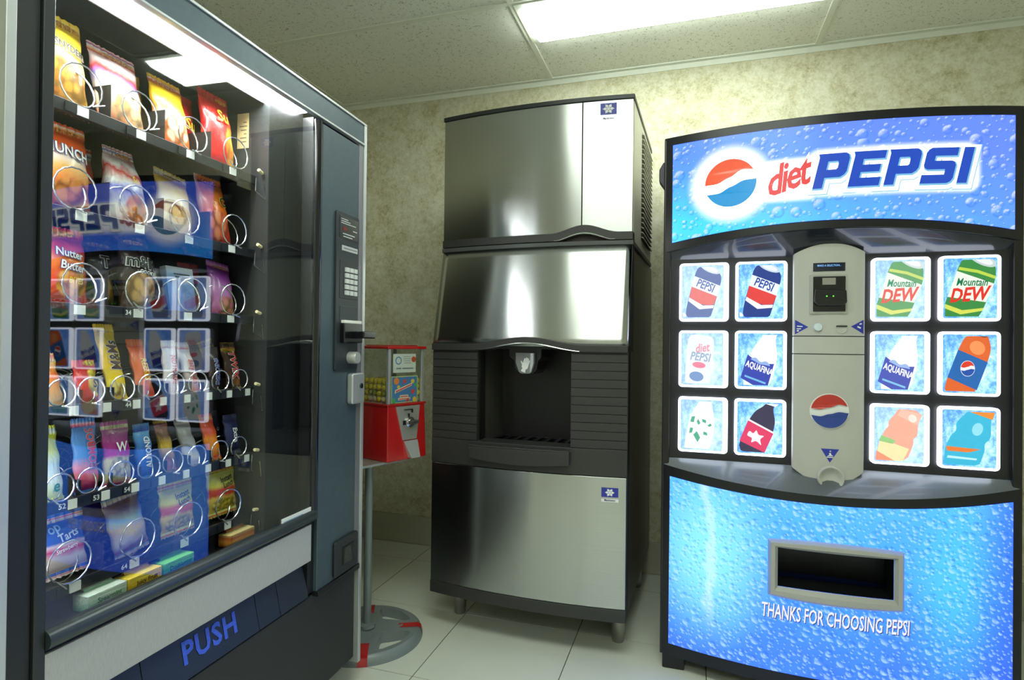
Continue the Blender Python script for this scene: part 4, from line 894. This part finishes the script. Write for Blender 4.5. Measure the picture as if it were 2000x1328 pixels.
def bag(name, label, cat, group, x, z, w_, h, y=.112, th=.016, mt=None, words=(), tilt=.2, seal=None, roll=0, pinch=0, yaw_=0):
    ph = random.uniform(0, 6)
    if h > .09 and w_ > .05: w_ *= 1.14; h *= 1.05; th *= 1.15
    def prof(v):
        if v < .05 or v > .95: return .04
        return max(.04, math.sin(PI*(v-.05)/.9)**.55)
    def wid(v): return w_/2*(1-.07*prof(v))*(1-pinch*max(0, v-.5)*1.6)
    def f_(u, v):
        a = 2*PI*u; U = math.cos(a); S_ = math.sin(a); p = prof(v)
        wr = 1+.10*math.sin(3*a+ph+5*v)*(1-p*.5)
        return (U*wid(v)+.0016*math.sin(17*v+ph), -th*p*wr*S_*abs(S_)**-.1 if abs(S_) > 1e-4 else 0, v*h)
    mb = MB().surf(f_, 24, 22, closed_u=True)
    o = mb.build(name, mt, None, True, sharp=80)
    M_ = SM @ Matrix.Translation((x, y, z)) @ Matrix.Rotation(yaw_, 4, 'Z') @ Matrix.Rotation(-tilt, 4, 'X') @ Matrix.Rotation(roll, 4, 'Y')
    o.matrix_world = M_
    tag(o, label, cat, group)
    if seal is not False:
        sc_ = seal or mt
        for nm, z0, z1, wd_ in (('top_seal', h*.955, h+.010, wid(1)), ('bottom_seal', -.008, h*.045, wid(0))):
            q = MB(); n = 20
            q.surf(lambda u, v: ((2*u-1)*wd_, -.0016+.0012*math.sin(u*46), (z0+(z1-z0)*v)+(.0022 if (round(u*n) % 2 and ((v > .9 and nm == 'top_seal') or (v < .1 and nm != 'top_seal'))) else 0)), n, 3)
            q.build(nm, sc_, o, False).modifiers.new('thick', 'SOLIDIFY').thickness = .0012
    for wd in words:
        s_, col_, cx, cz, size = wd[:5]; rot = wd[5] if len(wd) > 5 else 0; sx = wd[6] if len(wd) > 6 else .85; back = wd[7] if len(wd) > 7 else None
        q = MB(); ca, sa = math.cos(rot), math.sin(rot); inks = []
        def on(off_):
            def fn(u, v):
                X = cx*w_/2+u*ca-v*sa; Z = cz*h+u*sa+v*ca; vv = min(.99, max(.01, Z/h)); U = max(-.97, min(.97, X/wid(vv)))
                return (U*wid(vv), -th*prof(vv)*1.12*math.sqrt(1-U*U)**.9-off_, vv*h)
            return fn
        if back: q.text(s_, on(.0012), size, 1, .1, .06, sx)
        q.text(s_, on(.002), size, 0, .1, .02, sx)
        q.build('lettering', [mat('wrapper_ink', col_, .4), mat('wrapper_ink', back or col_, .4)], o, False)
    return o
G1, G2, G3, G4, G5, G6 = ['snack bags on the top tray', 'snack bags on the second tray', 'snack packs on the third tray', 'candy bars on the fourth tray', 'candy packs on the fifth tray', 'food packs on the sixth tray']
Z = [z-.003 for z in ROWZ]
WHT, YEL, REDc, BLU, BLK = (244, 244, 240), (250, 222, 60), (206, 34, 34), (40, 62, 170), (24, 22, 24)
R90 = PI/2
# tray 1
bag('snack_bag', 'yellow and brown pretzel bag at the left end of the top tray', 'snack bag', G1, -.866, Z[0], .098, .160, .118, .020, foil('wrap_pretzel', [(0, (150, 92, 40)), (.2, (228, 176, 70)), (.62, (246, 222, 120)), (.8, (250, 212, 60)), (1, (252, 206, 40))], ((222, 164, 62), (190, 120, 40), .6, .27, .4, .26, 7), side=((238, 220, 214), .16)), [('SNYDERS', BLK, .30, .66, .021, -.12, .70, (250, 244, 220))], .16)
bag('snack_bag', 'white and red chip bag with blue diamonds on the top tray', 'snack bag', G1, -.742, Z[0], .090, .150, .118, .020, foil('wrap_redwhite', [(0, (214, 84, 40)), (.25, (246, 196, 150)), (.5, (248, 236, 226)), (.62, (120, 110, 200)), (.72, (214, 60, 44)), (.85, (244, 232, 226)), (1, (226, 90, 80))], ((246, 206, 150), (232, 150, 90), .62, .28, .36, .26, 6)), (), .2)
bag('snack_bag', 'plain yellow bag tucked behind the other yellow bag on the top tray', 'snack bag', G1, -.675, Z[0]+.01, .060, .135, .175, .014, foil('wrap_yellow', [(0, (240, 190, 40)), (1, (252, 210, 40))]), (), .12)
bag('snack_bag', 'yellow-topped bag with an orange and white lower half on the top tray', 'snack bag', G1, -.614, Z[0], .076, .150, .118, .018, foil('wrap_yelorange', [(0, (206, 96, 36)), (.25, (236, 120, 50)), (.42, (248, 236, 226)), (.56, (240, 160, 60)), (.68, (252, 208, 50)), (1, (250, 196, 30))], ((236, 130, 50), (250, 226, 200), .5, .3, .38, .2, 5)), (), .22)
bag('snack_bag', 'red snack bag standing behind the rightmost red bag on the top tray', 'snack bag', G1, -.552, Z[0]+.03, .076, .118, .168, .016, foil('wrap_red_a', [(0, (150, 20, 24)), (.5, (206, 30, 32)), (1, (214, 40, 38))]), [('Su', YEL, .35, .5, .040, 0, .9)], .1)
bag('snack_bag', 'tall red snack bag at the right end of the top tray', 'snack bag', G1, -.482, Z[0], .082, .172, .116, .018, foil('wrap_red_b', [(0, (180, 24, 26)), (.6, (216, 38, 36)), (1, (226, 60, 50))], ((244, 176, 50), (226, 120, 34), .78, .34, .24, .28, 5)), [('Su', YEL, .1, .72, .042, 0, .9)], .16)
# tray 2
bag('snack_bag', 'orange cheese snack bag with white lettering at the left of the second tray', 'snack bag', G2, -.855, Z[1], .090, .150, .118, .021, foil('wrap_orange', [(0, (206, 70, 30)), (.3, (236, 120, 50)), (.5, (246, 190, 110)), (.62, (246, 226, 214)), (.78, (236, 92, 30)), (1, (232, 96, 34))], ((206, 110, 40), (244, 170, 80), .6, .2, .4, .2, 4)), [('MUNCH', WHT, .0, .70, .030, -.1, .72, (60, 70, 140))], .12)
bag('snack_bag', 'white and red bag peeking out behind another on the second tray', 'snack bag', G2, -.785, Z[1]+.004, .060, .132, .170, .014, foil('wrap_peek', [(0, (90, 90, 160)), (.45, (236, 228, 224)), (.6, (206, 40, 34)), (.8, (226, 60, 44)), (1, (214, 214, 212))]), [('Sn', YEL, .3, .5, .024, 0, .9)], .12)
bag('snack_bag', 'white and red striped chip bag with a pointed top on the second tray', 'snack bag', G2, -.722, Z[1], .082, .148, .118, .018, foil('wrap_stripe', [(0, (206, 170, 160)), (.2, (240, 232, 226)), (.42, (96, 92, 180)), (.55, (244, 240, 236)), (.72, (210, 50, 40)), (.82, (246, 242, 240)), (1, (200, 60, 60))], ((238, 170, 70), (222, 120, 60), .66, .24, .3, .2, 5), .12), [('Su', YEL, .25, .62, .020, 0, .9)], .22, None, 0, .35)
bag('snack_bag', 'yellow and cream onion ring bag on the second tray', 'snack bag', G2, -.605, Z[1], .076, .142, .118, .016, foil('wrap_onion', [(0, (180, 150, 170)), (.25, (232, 214, 190)), (.55, (246, 236, 222)), (.72, (250, 222, 130)), (1, (246, 190, 60))], ((222, 160, 70), (246, 220, 160), .55, .34, .34, .16, 5)), (), .28, None, .12)
bag('snack_bag', 'bright orange cheese puff bag at the right of the second tray', 'snack bag', G2, -.488, Z[1], .074, .156, .114, .018, foil('wrap_puff', [(0, (60, 24, 20)), (.15, (190, 50, 24)), (.4, (232, 70, 30)), (.6, (240, 130, 30)), (1, (242, 120, 30))], ((232, 90, 40), (246, 160, 110), .45, .3, .4, .22, 4), side=((236, 206, 196), .1)), [('C', BLK, .3, .66, .034, 0, .9, YEL)], .22)
# tray 3
bag('cookie_bag', 'pink and orange cookie bites bag at the left of the third tray', 'snack bag', G3, -.855, Z[2], .084, .128, .116, .019, foil('wrap_pinkorange', [(0, (190, 30, 36)), (.3, (230, 70, 44)), (.6, (240, 130, 60)), (.78, (226, 70, 90)), (1, (214, 70, 130))], ((236, 130, 50), (240, 190, 80), .6, .3, .3, .2, 4)), [('Nutter', WHT, .1, .70, .022, -.12, .8, (80, 80, 170)), ('Butter', WHT, .15, .52, .022, -.12, .8, (80, 80, 170)), ('BITES', YEL, .25, .33, .015, -.05, .8)], .12)
bag('cookie_bag', 'dark brown cookie bag with a single white letter, third tray', 'snack bag', G3, -.755, Z[2], .052, .124, .150, .014, foil('wrap_brown_a', [(0, (44, 34, 24)), (.3, (120, 96, 40)), (.45, (40, 30, 28)), (1, (30, 24, 26))], ((214, 160, 50), (60, 44, 30), .5, .34, .42, .2, 4)), [('T', BLK, .1, .72, .034, 0, .9, WHT)], .1)
bag('cookie_bag', 'brown cookie bag with white lettering beside the dark single-letter bag', 'snack bag', G3, -.697, Z[2], .078, .138, .116, .018, foil('wrap_brown_b', [(0, (90, 62, 38)), (.3, (70, 50, 40)), (.6, (44, 32, 32)), (1, (70, 52, 56))], ((206, 150, 80), (232, 190, 110), .45, .3, .36, .24, 5)), [('m&M', BLK, .0, .68, .036, -.12, .85, WHT), ('COOKIES', WHT, .2, .53, .012, -.12, .85)], .14, None, 0, .3)
def carton(name, label, cat, group, x, z, w_, h, y, d, mt, tilt=.1, words=(), roll=0):
    o = B(-w_/2, w_/2, -d/2, d/2, 0, h).build(name, mt, None, False, .0015)
    o.matrix_world = SM @ Matrix.Translation((x, y, z)) @ Matrix.Rotation(-tilt, 4, 'X') @ Matrix.Rotation(roll, 4, 'Y'); tag(o, label, cat, group)
    for s_, col_, cx, cz, size, sx in words:
        MB().text(s_, lambda u, v: (cx*w_/2+u, -d/2-.0006, cz*h+v), size, 0, 0, .02, sx).build('lettering', mat('carton_ink', col_, .5), o, False)
    return o
PALEB = foil('wrap_paleblue', [(0, (96, 130, 200)), (.4, (150, 176, 214)), (.8, (206, 212, 216)), (1, (190, 190, 186))], rough=.4)
carton('toaster_pastry_pack', 'thin pale grey and blue pastry pack, left one of two on the third tray', 'snack pack', G3, -.632, Z[2], .040, .100, .150, .016, PALEB, .12)
carton('toaster_pastry_pack', 'pale blue pastry pack with dark print lines, right one of two', 'snack pack', G3, -.588, Z[2], .074, .106, .122, .018, foil('wrap_blueprint', [(0, (60, 96, 190)), (.5, (110, 150, 214)), (.8, (150, 180, 222)), (1, (206, 210, 210))], rough=.4), .14, [('-------', (60, 60, 70), .1, .86, .022, .9), ('------', (60, 60, 70), .1, .80, .022, .9)])
bag('candy_pouch', 'dark red pouch behind the purple candy pouch on the third tray', 'snack bag', G3, -.515, Z[2]+.01, .056, .100, .165, .012, foil('wrap_dred', [(0, (120, 16, 20)), (1, (170, 24, 28))]), (), .12)
bag('candy_pouch', 'purple and lilac candy pouch at the right of the third tray', 'snack bag', G3, -.468, Z[2], .064, .124, .114, .013, foil('wrap_purple', [(0, (170, 40, 70)), (.2, (214, 130, 190)), (.5, (206, 140, 206)), (.75, (170, 80, 180)), (1, (120, 40, 150))], ((226, 170, 90), (230, 120, 160), .6, .2, .36, .18, 5)), (), .26, None, .1)
# tray 4: eight columns of bars
bar = lambda nm, lb, k, w_, h, mt, words=(), tilt=.3, y=.104, th=.010, z=3, g=G4, dz=0, roll=.0: bag(nm, lb, 'candy bar', g, SMALLX[k]+.008, Z[z]+dz, w_*1.22, h*1.04, y, th, mt, words, tilt, None, roll)
bar('candy_bar', 'orange and yellow candy bar at the far left of the fourth tray', 0, .030, .085, foil('bar_a', [(0, (214, 190, 150)), (.4, (236, 150, 60)), (.7, (240, 110, 40)), (1, (246, 206, 60))]))
bar('candy_bar', 'red and yellow chewy candy pack on the fourth tray', 1, .036, .070, foil('bar_b', [(0, (206, 30, 30)), (.5, (226, 50, 34)), (1, (200, 20, 30))], ((250, 220, 50), (246, 206, 40), .75, .55, .3, .4, 3)), (('S', BLK, .4, .5, .022),), .2)
bar('candy_bar', 'tall yellow candy pack with brown lettering on the fourth tray', 2, .034, .142, foil('bar_c', [(0, (226, 170, 30)), (.2, (250, 226, 60)), (.45, (250, 206, 40)), (1, (250, 214, 30))], ((240, 190, 40), (250, 240, 140), .5, .16, .4, .1, 5)), (('M&Ms', (70, 34, 24), .1, .62, .030, R90, .8, WHT),), .3)
bar('candy_bar', 'orange peanut butter candy bar with yellow print on the fourth tray', 3, .032, .112, foil('bar_d', [(0, (226, 70, 44)), (.3, (240, 120, 60)), (.7, (244, 110, 40)), (1, (240, 84, 34))]), (('REESES', YEL, .1, .52, .020, -R90, .8),), .3)
bar('candy_bar', 'white candy bar with pink lettering on the fourth tray', 4, .030, .106, foil('bar_e', [(0, (226, 190, 220)), (.4, (244, 240, 246)), (1, (236, 230, 246))]), (('NUTRAGE', (206, 50, 90), .1, .52, .020, -R90, .7),), .12)
bar('candy_bar', 'white and red candy bar leaning back next to the white and pink one', 5, .030, .108, foil('bar_f', [(0, (240, 90, 70)), (.2, (246, 200, 200)), (.5, (250, 244, 246)), (1, (240, 226, 236))]), (('Baby Ruth', REDc, .1, .45, .020, -R90, .7),), .34)
bar('candy_bar', 'dark brown candy bar with blue and white lettering beside the last bar', 6, .028, .092, foil('bar_g', [(0, (60, 40, 34)), (.5, (50, 34, 36)), (1, (46, 32, 30))]), (('SNICKERS', (50, 60, 160), .0, .5, .017, -R90, .85, WHT),), .12)
bar('candy_bar', 'gold and dark candy bar with red lettering at the right end, fourth tray', 7, .040, .104, foil('bar_h', [(0, (220, 170, 50)), (.15, (90, 50, 24)), (.5, (60, 36, 22)), (.85, (70, 44, 22)), (1, (230, 190, 60))], ((206, 130, 70), (120, 70, 34), .55, .14, .4, .14, 3)), (('TWIX', REDc, .05, .58, .030, -R90, .9, WHT),), .22)
bar('candy_bar', 'crumpled gold wrapper behind the red-lettered bar at right, fourth tray', 7, .040, .100, foil('bar_i', [(0, (60, 40, 20)), (.6, (120, 90, 30)), (1, (226, 200, 70))]), (), .2, .150, .008, dz=.012, roll=-.25)
# tray 5
bar('candy_pack', 'yellow-green snack pack at the far left of the fifth tray', 0, .034, .118, foil('cpk_a', [(0, (206, 220, 90)), (.25, (226, 236, 226)), (.5, (190, 214, 226)), (.75, (214, 222, 60)), (1, (220, 226, 60))]), (('e', (60, 140, 90), .2, .2, .03),), .2, z=4, g=G5)
bar('candy_pack', 'blue and pink filled-snack tube on the fifth tray', 1, .038, .124, foil('cpk_b', [(0, (70, 40, 120)), (.2, (230, 70, 110)), (.35, (236, 150, 160)), (.5, (90, 150, 214)), (1, (70, 130, 210))]), (('COMBOS', (226, 60, 80), .3, .62, .022, R90, .85, (170, 206, 240)),), .1, z=4, g=G5)
bar('candy_pack', 'magenta trail mix pouch with a pointed top on the fifth tray', 2, .042, .106, foil('cpk_c', [(0, (200, 50, 140)), (.15, (206, 200, 150)), (.42, (214, 206, 160)), (.5, (190, 40, 150)), (.8, (150, 40, 120)), (1, (120, 60, 90))], ((226, 214, 170), (180, 170, 120), .5, .28, .36, .2, 7)), (('W', WHT, .1, .64, .026),), .1, z=4, g=G5)
bar('candy_pack', 'blue candy bar with white lettering on the fifth tray', 3, .032, .098, foil('cpk_d', [(0, (40, 80, 180)), (.6, (60, 120, 206)), (1, (90, 170, 226))]), (('ALMOND', WHT, .15, .52, .019, R90, .8),), .14, z=4, g=G5)
bar('candy_pack', 'brown and yellow candy bar on the fifth tray', 4, .028, .104, foil('cpk_e', [(0, (214, 130, 170)), (.25, (120, 70, 40)), (.5, (226, 186, 50)), (.75, (110, 64, 20)), (1, (200, 120, 30))]), (), .3, z=4, g=G5)
bar('candy_pack', 'grey and white snack bar on the fifth tray', 5, .034, .100, foil('cpk_f', [(0, (206, 190, 226)), (.2, (236, 226, 200)), (.35, (190, 190, 206)), (.7, (150, 148, 146)), (1, (190, 186, 180))]), (), .36, z=4, g=G5)
bar('candy_pack', 'orange candy bar with a red top on the fifth tray', 6, .034, .092, foil('cpk_g', [(0, (240, 140, 20)), (.45, (244, 140, 20)), (.6, (226, 80, 30)), (1, (226, 66, 30))]), (), .3, z=4, g=G5, dz=.008)
bar('candy_pack', 'navy gum pack with white lettering at the right end, fifth tray', 7, .040, .078, foil('cpk_h', [(0, (24, 28, 60)), (.5, (40, 46, 96)), (1, (30, 34, 80))]), (('Extra', WHT, .0, .5, .020, -R90, .85),), .16, z=4, g=G5, dz=.012)
bar('candy_pack', 'second navy gum pack standing behind the navy pack at the right', 7, .034, .078, foil('cpk_i', [(0, (24, 28, 60)), (1, (36, 40, 84))]), (('o', WHT, .0, .6, .018),), .1, .150, .008, z=4, g=G5, dz=.02, roll=-.2)
# tray 6
bag('pastry_pack', 'blue and white strawberry pastry pack at the left of the sixth tray', 'snack pack', G6, -.852, Z[5]+.012, .092, .092, .116, .014, foil('wrap_pastry', [(0, (190, 170, 170)), (.3, (214, 204, 206)), (.42, (206, 40, 60)), (.52, (226, 200, 206)), (.58, (50, 96, 190)), (1, (60, 110, 206))], None, .05, side=((226, 96, 50), .14)), [('Pop', (150, 196, 240), -.3, .85, .024, .2, .9), ('Tarts', (206, 226, 246), .2, .68, .020, .2, .9), ('Strawberry', WHT, .1, .45, .011, .15, .8)], .16)
bag('pastry_pack', 'purple and clear cookie pack on the sixth tray, in front of another', 'snack pack', G6, -.706, Z[5]+.006, .070, .104, .116, .016, foil('wrap_cookie_a', [(0, (120, 60, 140)), (.2, (206, 200, 210)), (.45, (214, 190, 170)), (.6, (150, 190, 214)), (.8, (120, 100, 150)), (1, (150, 120, 110))]), (), .16, None, -.14)
bag('pastry_pack', 'dark purple cookie pack behind the clear cookie pack on the sixth tray', 'snack pack', G6, -.742, Z[5]+.004, .070, .104, .160, .014, foil('wrap_cookie_b', [(0, (60, 44, 60)), (.5, (70, 60, 110)), (.7, (80, 54, 190)), (1, (70, 44, 170))]), [('Mrs', WHT, .35, .62, .018, .1, .8)], .1)
noodle = [(0, (206, 170, 60)), (.34, (226, 190, 80)), (.42, (206, 60, 40)), (.55, (222, 80, 60)), (.64, (232, 220, 90)), (1, (226, 222, 130))]
bag('noodle_packet', 'paler noodle packet in the middle of the sixth tray', 'snack pack', G6, -.597, Z[5]+.012, .080, .094, .112, .012, foil('wrap_noodle_a', noodle, ((226, 196, 90), (196, 150, 60), .5, .18, .5, .18, 8)), [('Instant', BLK, .15, .80, .018, .12, .8), ('Lunch', BLK, .2, .66, .018, .12, .8)], .1)
bag('noodle_packet', 'bright yellow noodle packet at the right of the sixth tray', 'snack pack', G6, -.467, Z[5]+.018, .080, .096, .110, .012, foil('wrap_noodle_b', noodle, ((236, 206, 60), (170, 140, 40), .5, .18, .5, .18, 8)), [('Instant', BLK, .15, .80, .018, .12, .8), ('Lunch', BLK, .2, .66, .018, .12, .8)], .1)
# tray 7: gum and mint packs lying flat
def gum(label, x, w_, stops, word, col_):
    mt = foil('gum_wrap', stops, rough=.35); o = carton('gum_pack', label, 'gum pack', 'gum packs on the bottom tray', x, ROWZ[6]-.003, w_, .030, .080, .036, mt, 0, [(word, col_, .1, .5, .013, .9)] if word else [])
    MB().surf(lambda u, v: ((2*u-1)*w_*.36, .004+.010*v, .0306+.006*math.sin(PI*v)), 10, 4).build('clear_flap', mt, o)
gum('pale green and white gum pack, leftmost on the bottom tray', -.802, .078, [(0, (60, 140, 90)), (.5, (176, 210, 180)), (1, (214, 230, 214))], 'Spearmint', (40, 90, 60))
gum('yellow gum pack on the bottom tray', -.722, .076, [(0, (206, 160, 20)), (.5, (236, 196, 40)), (1, (250, 220, 80))], 'Juicy Fruit', (50, 34, 20))
gum('bright green gum pack on the bottom tray', -.640, .078, [(0, (40, 150, 50)), (.5, (70, 190, 70)), (1, (130, 220, 110))], 'Doublemint', (20, 80, 40))
gum('orange and brown candy roll pack at the right of the bottom tray', -.452, .082, [(0, (120, 60, 24)), (.4, (226, 150, 60)), (.7, (190, 90, 40)), (1, (220, 200, 130))], '', BLK)
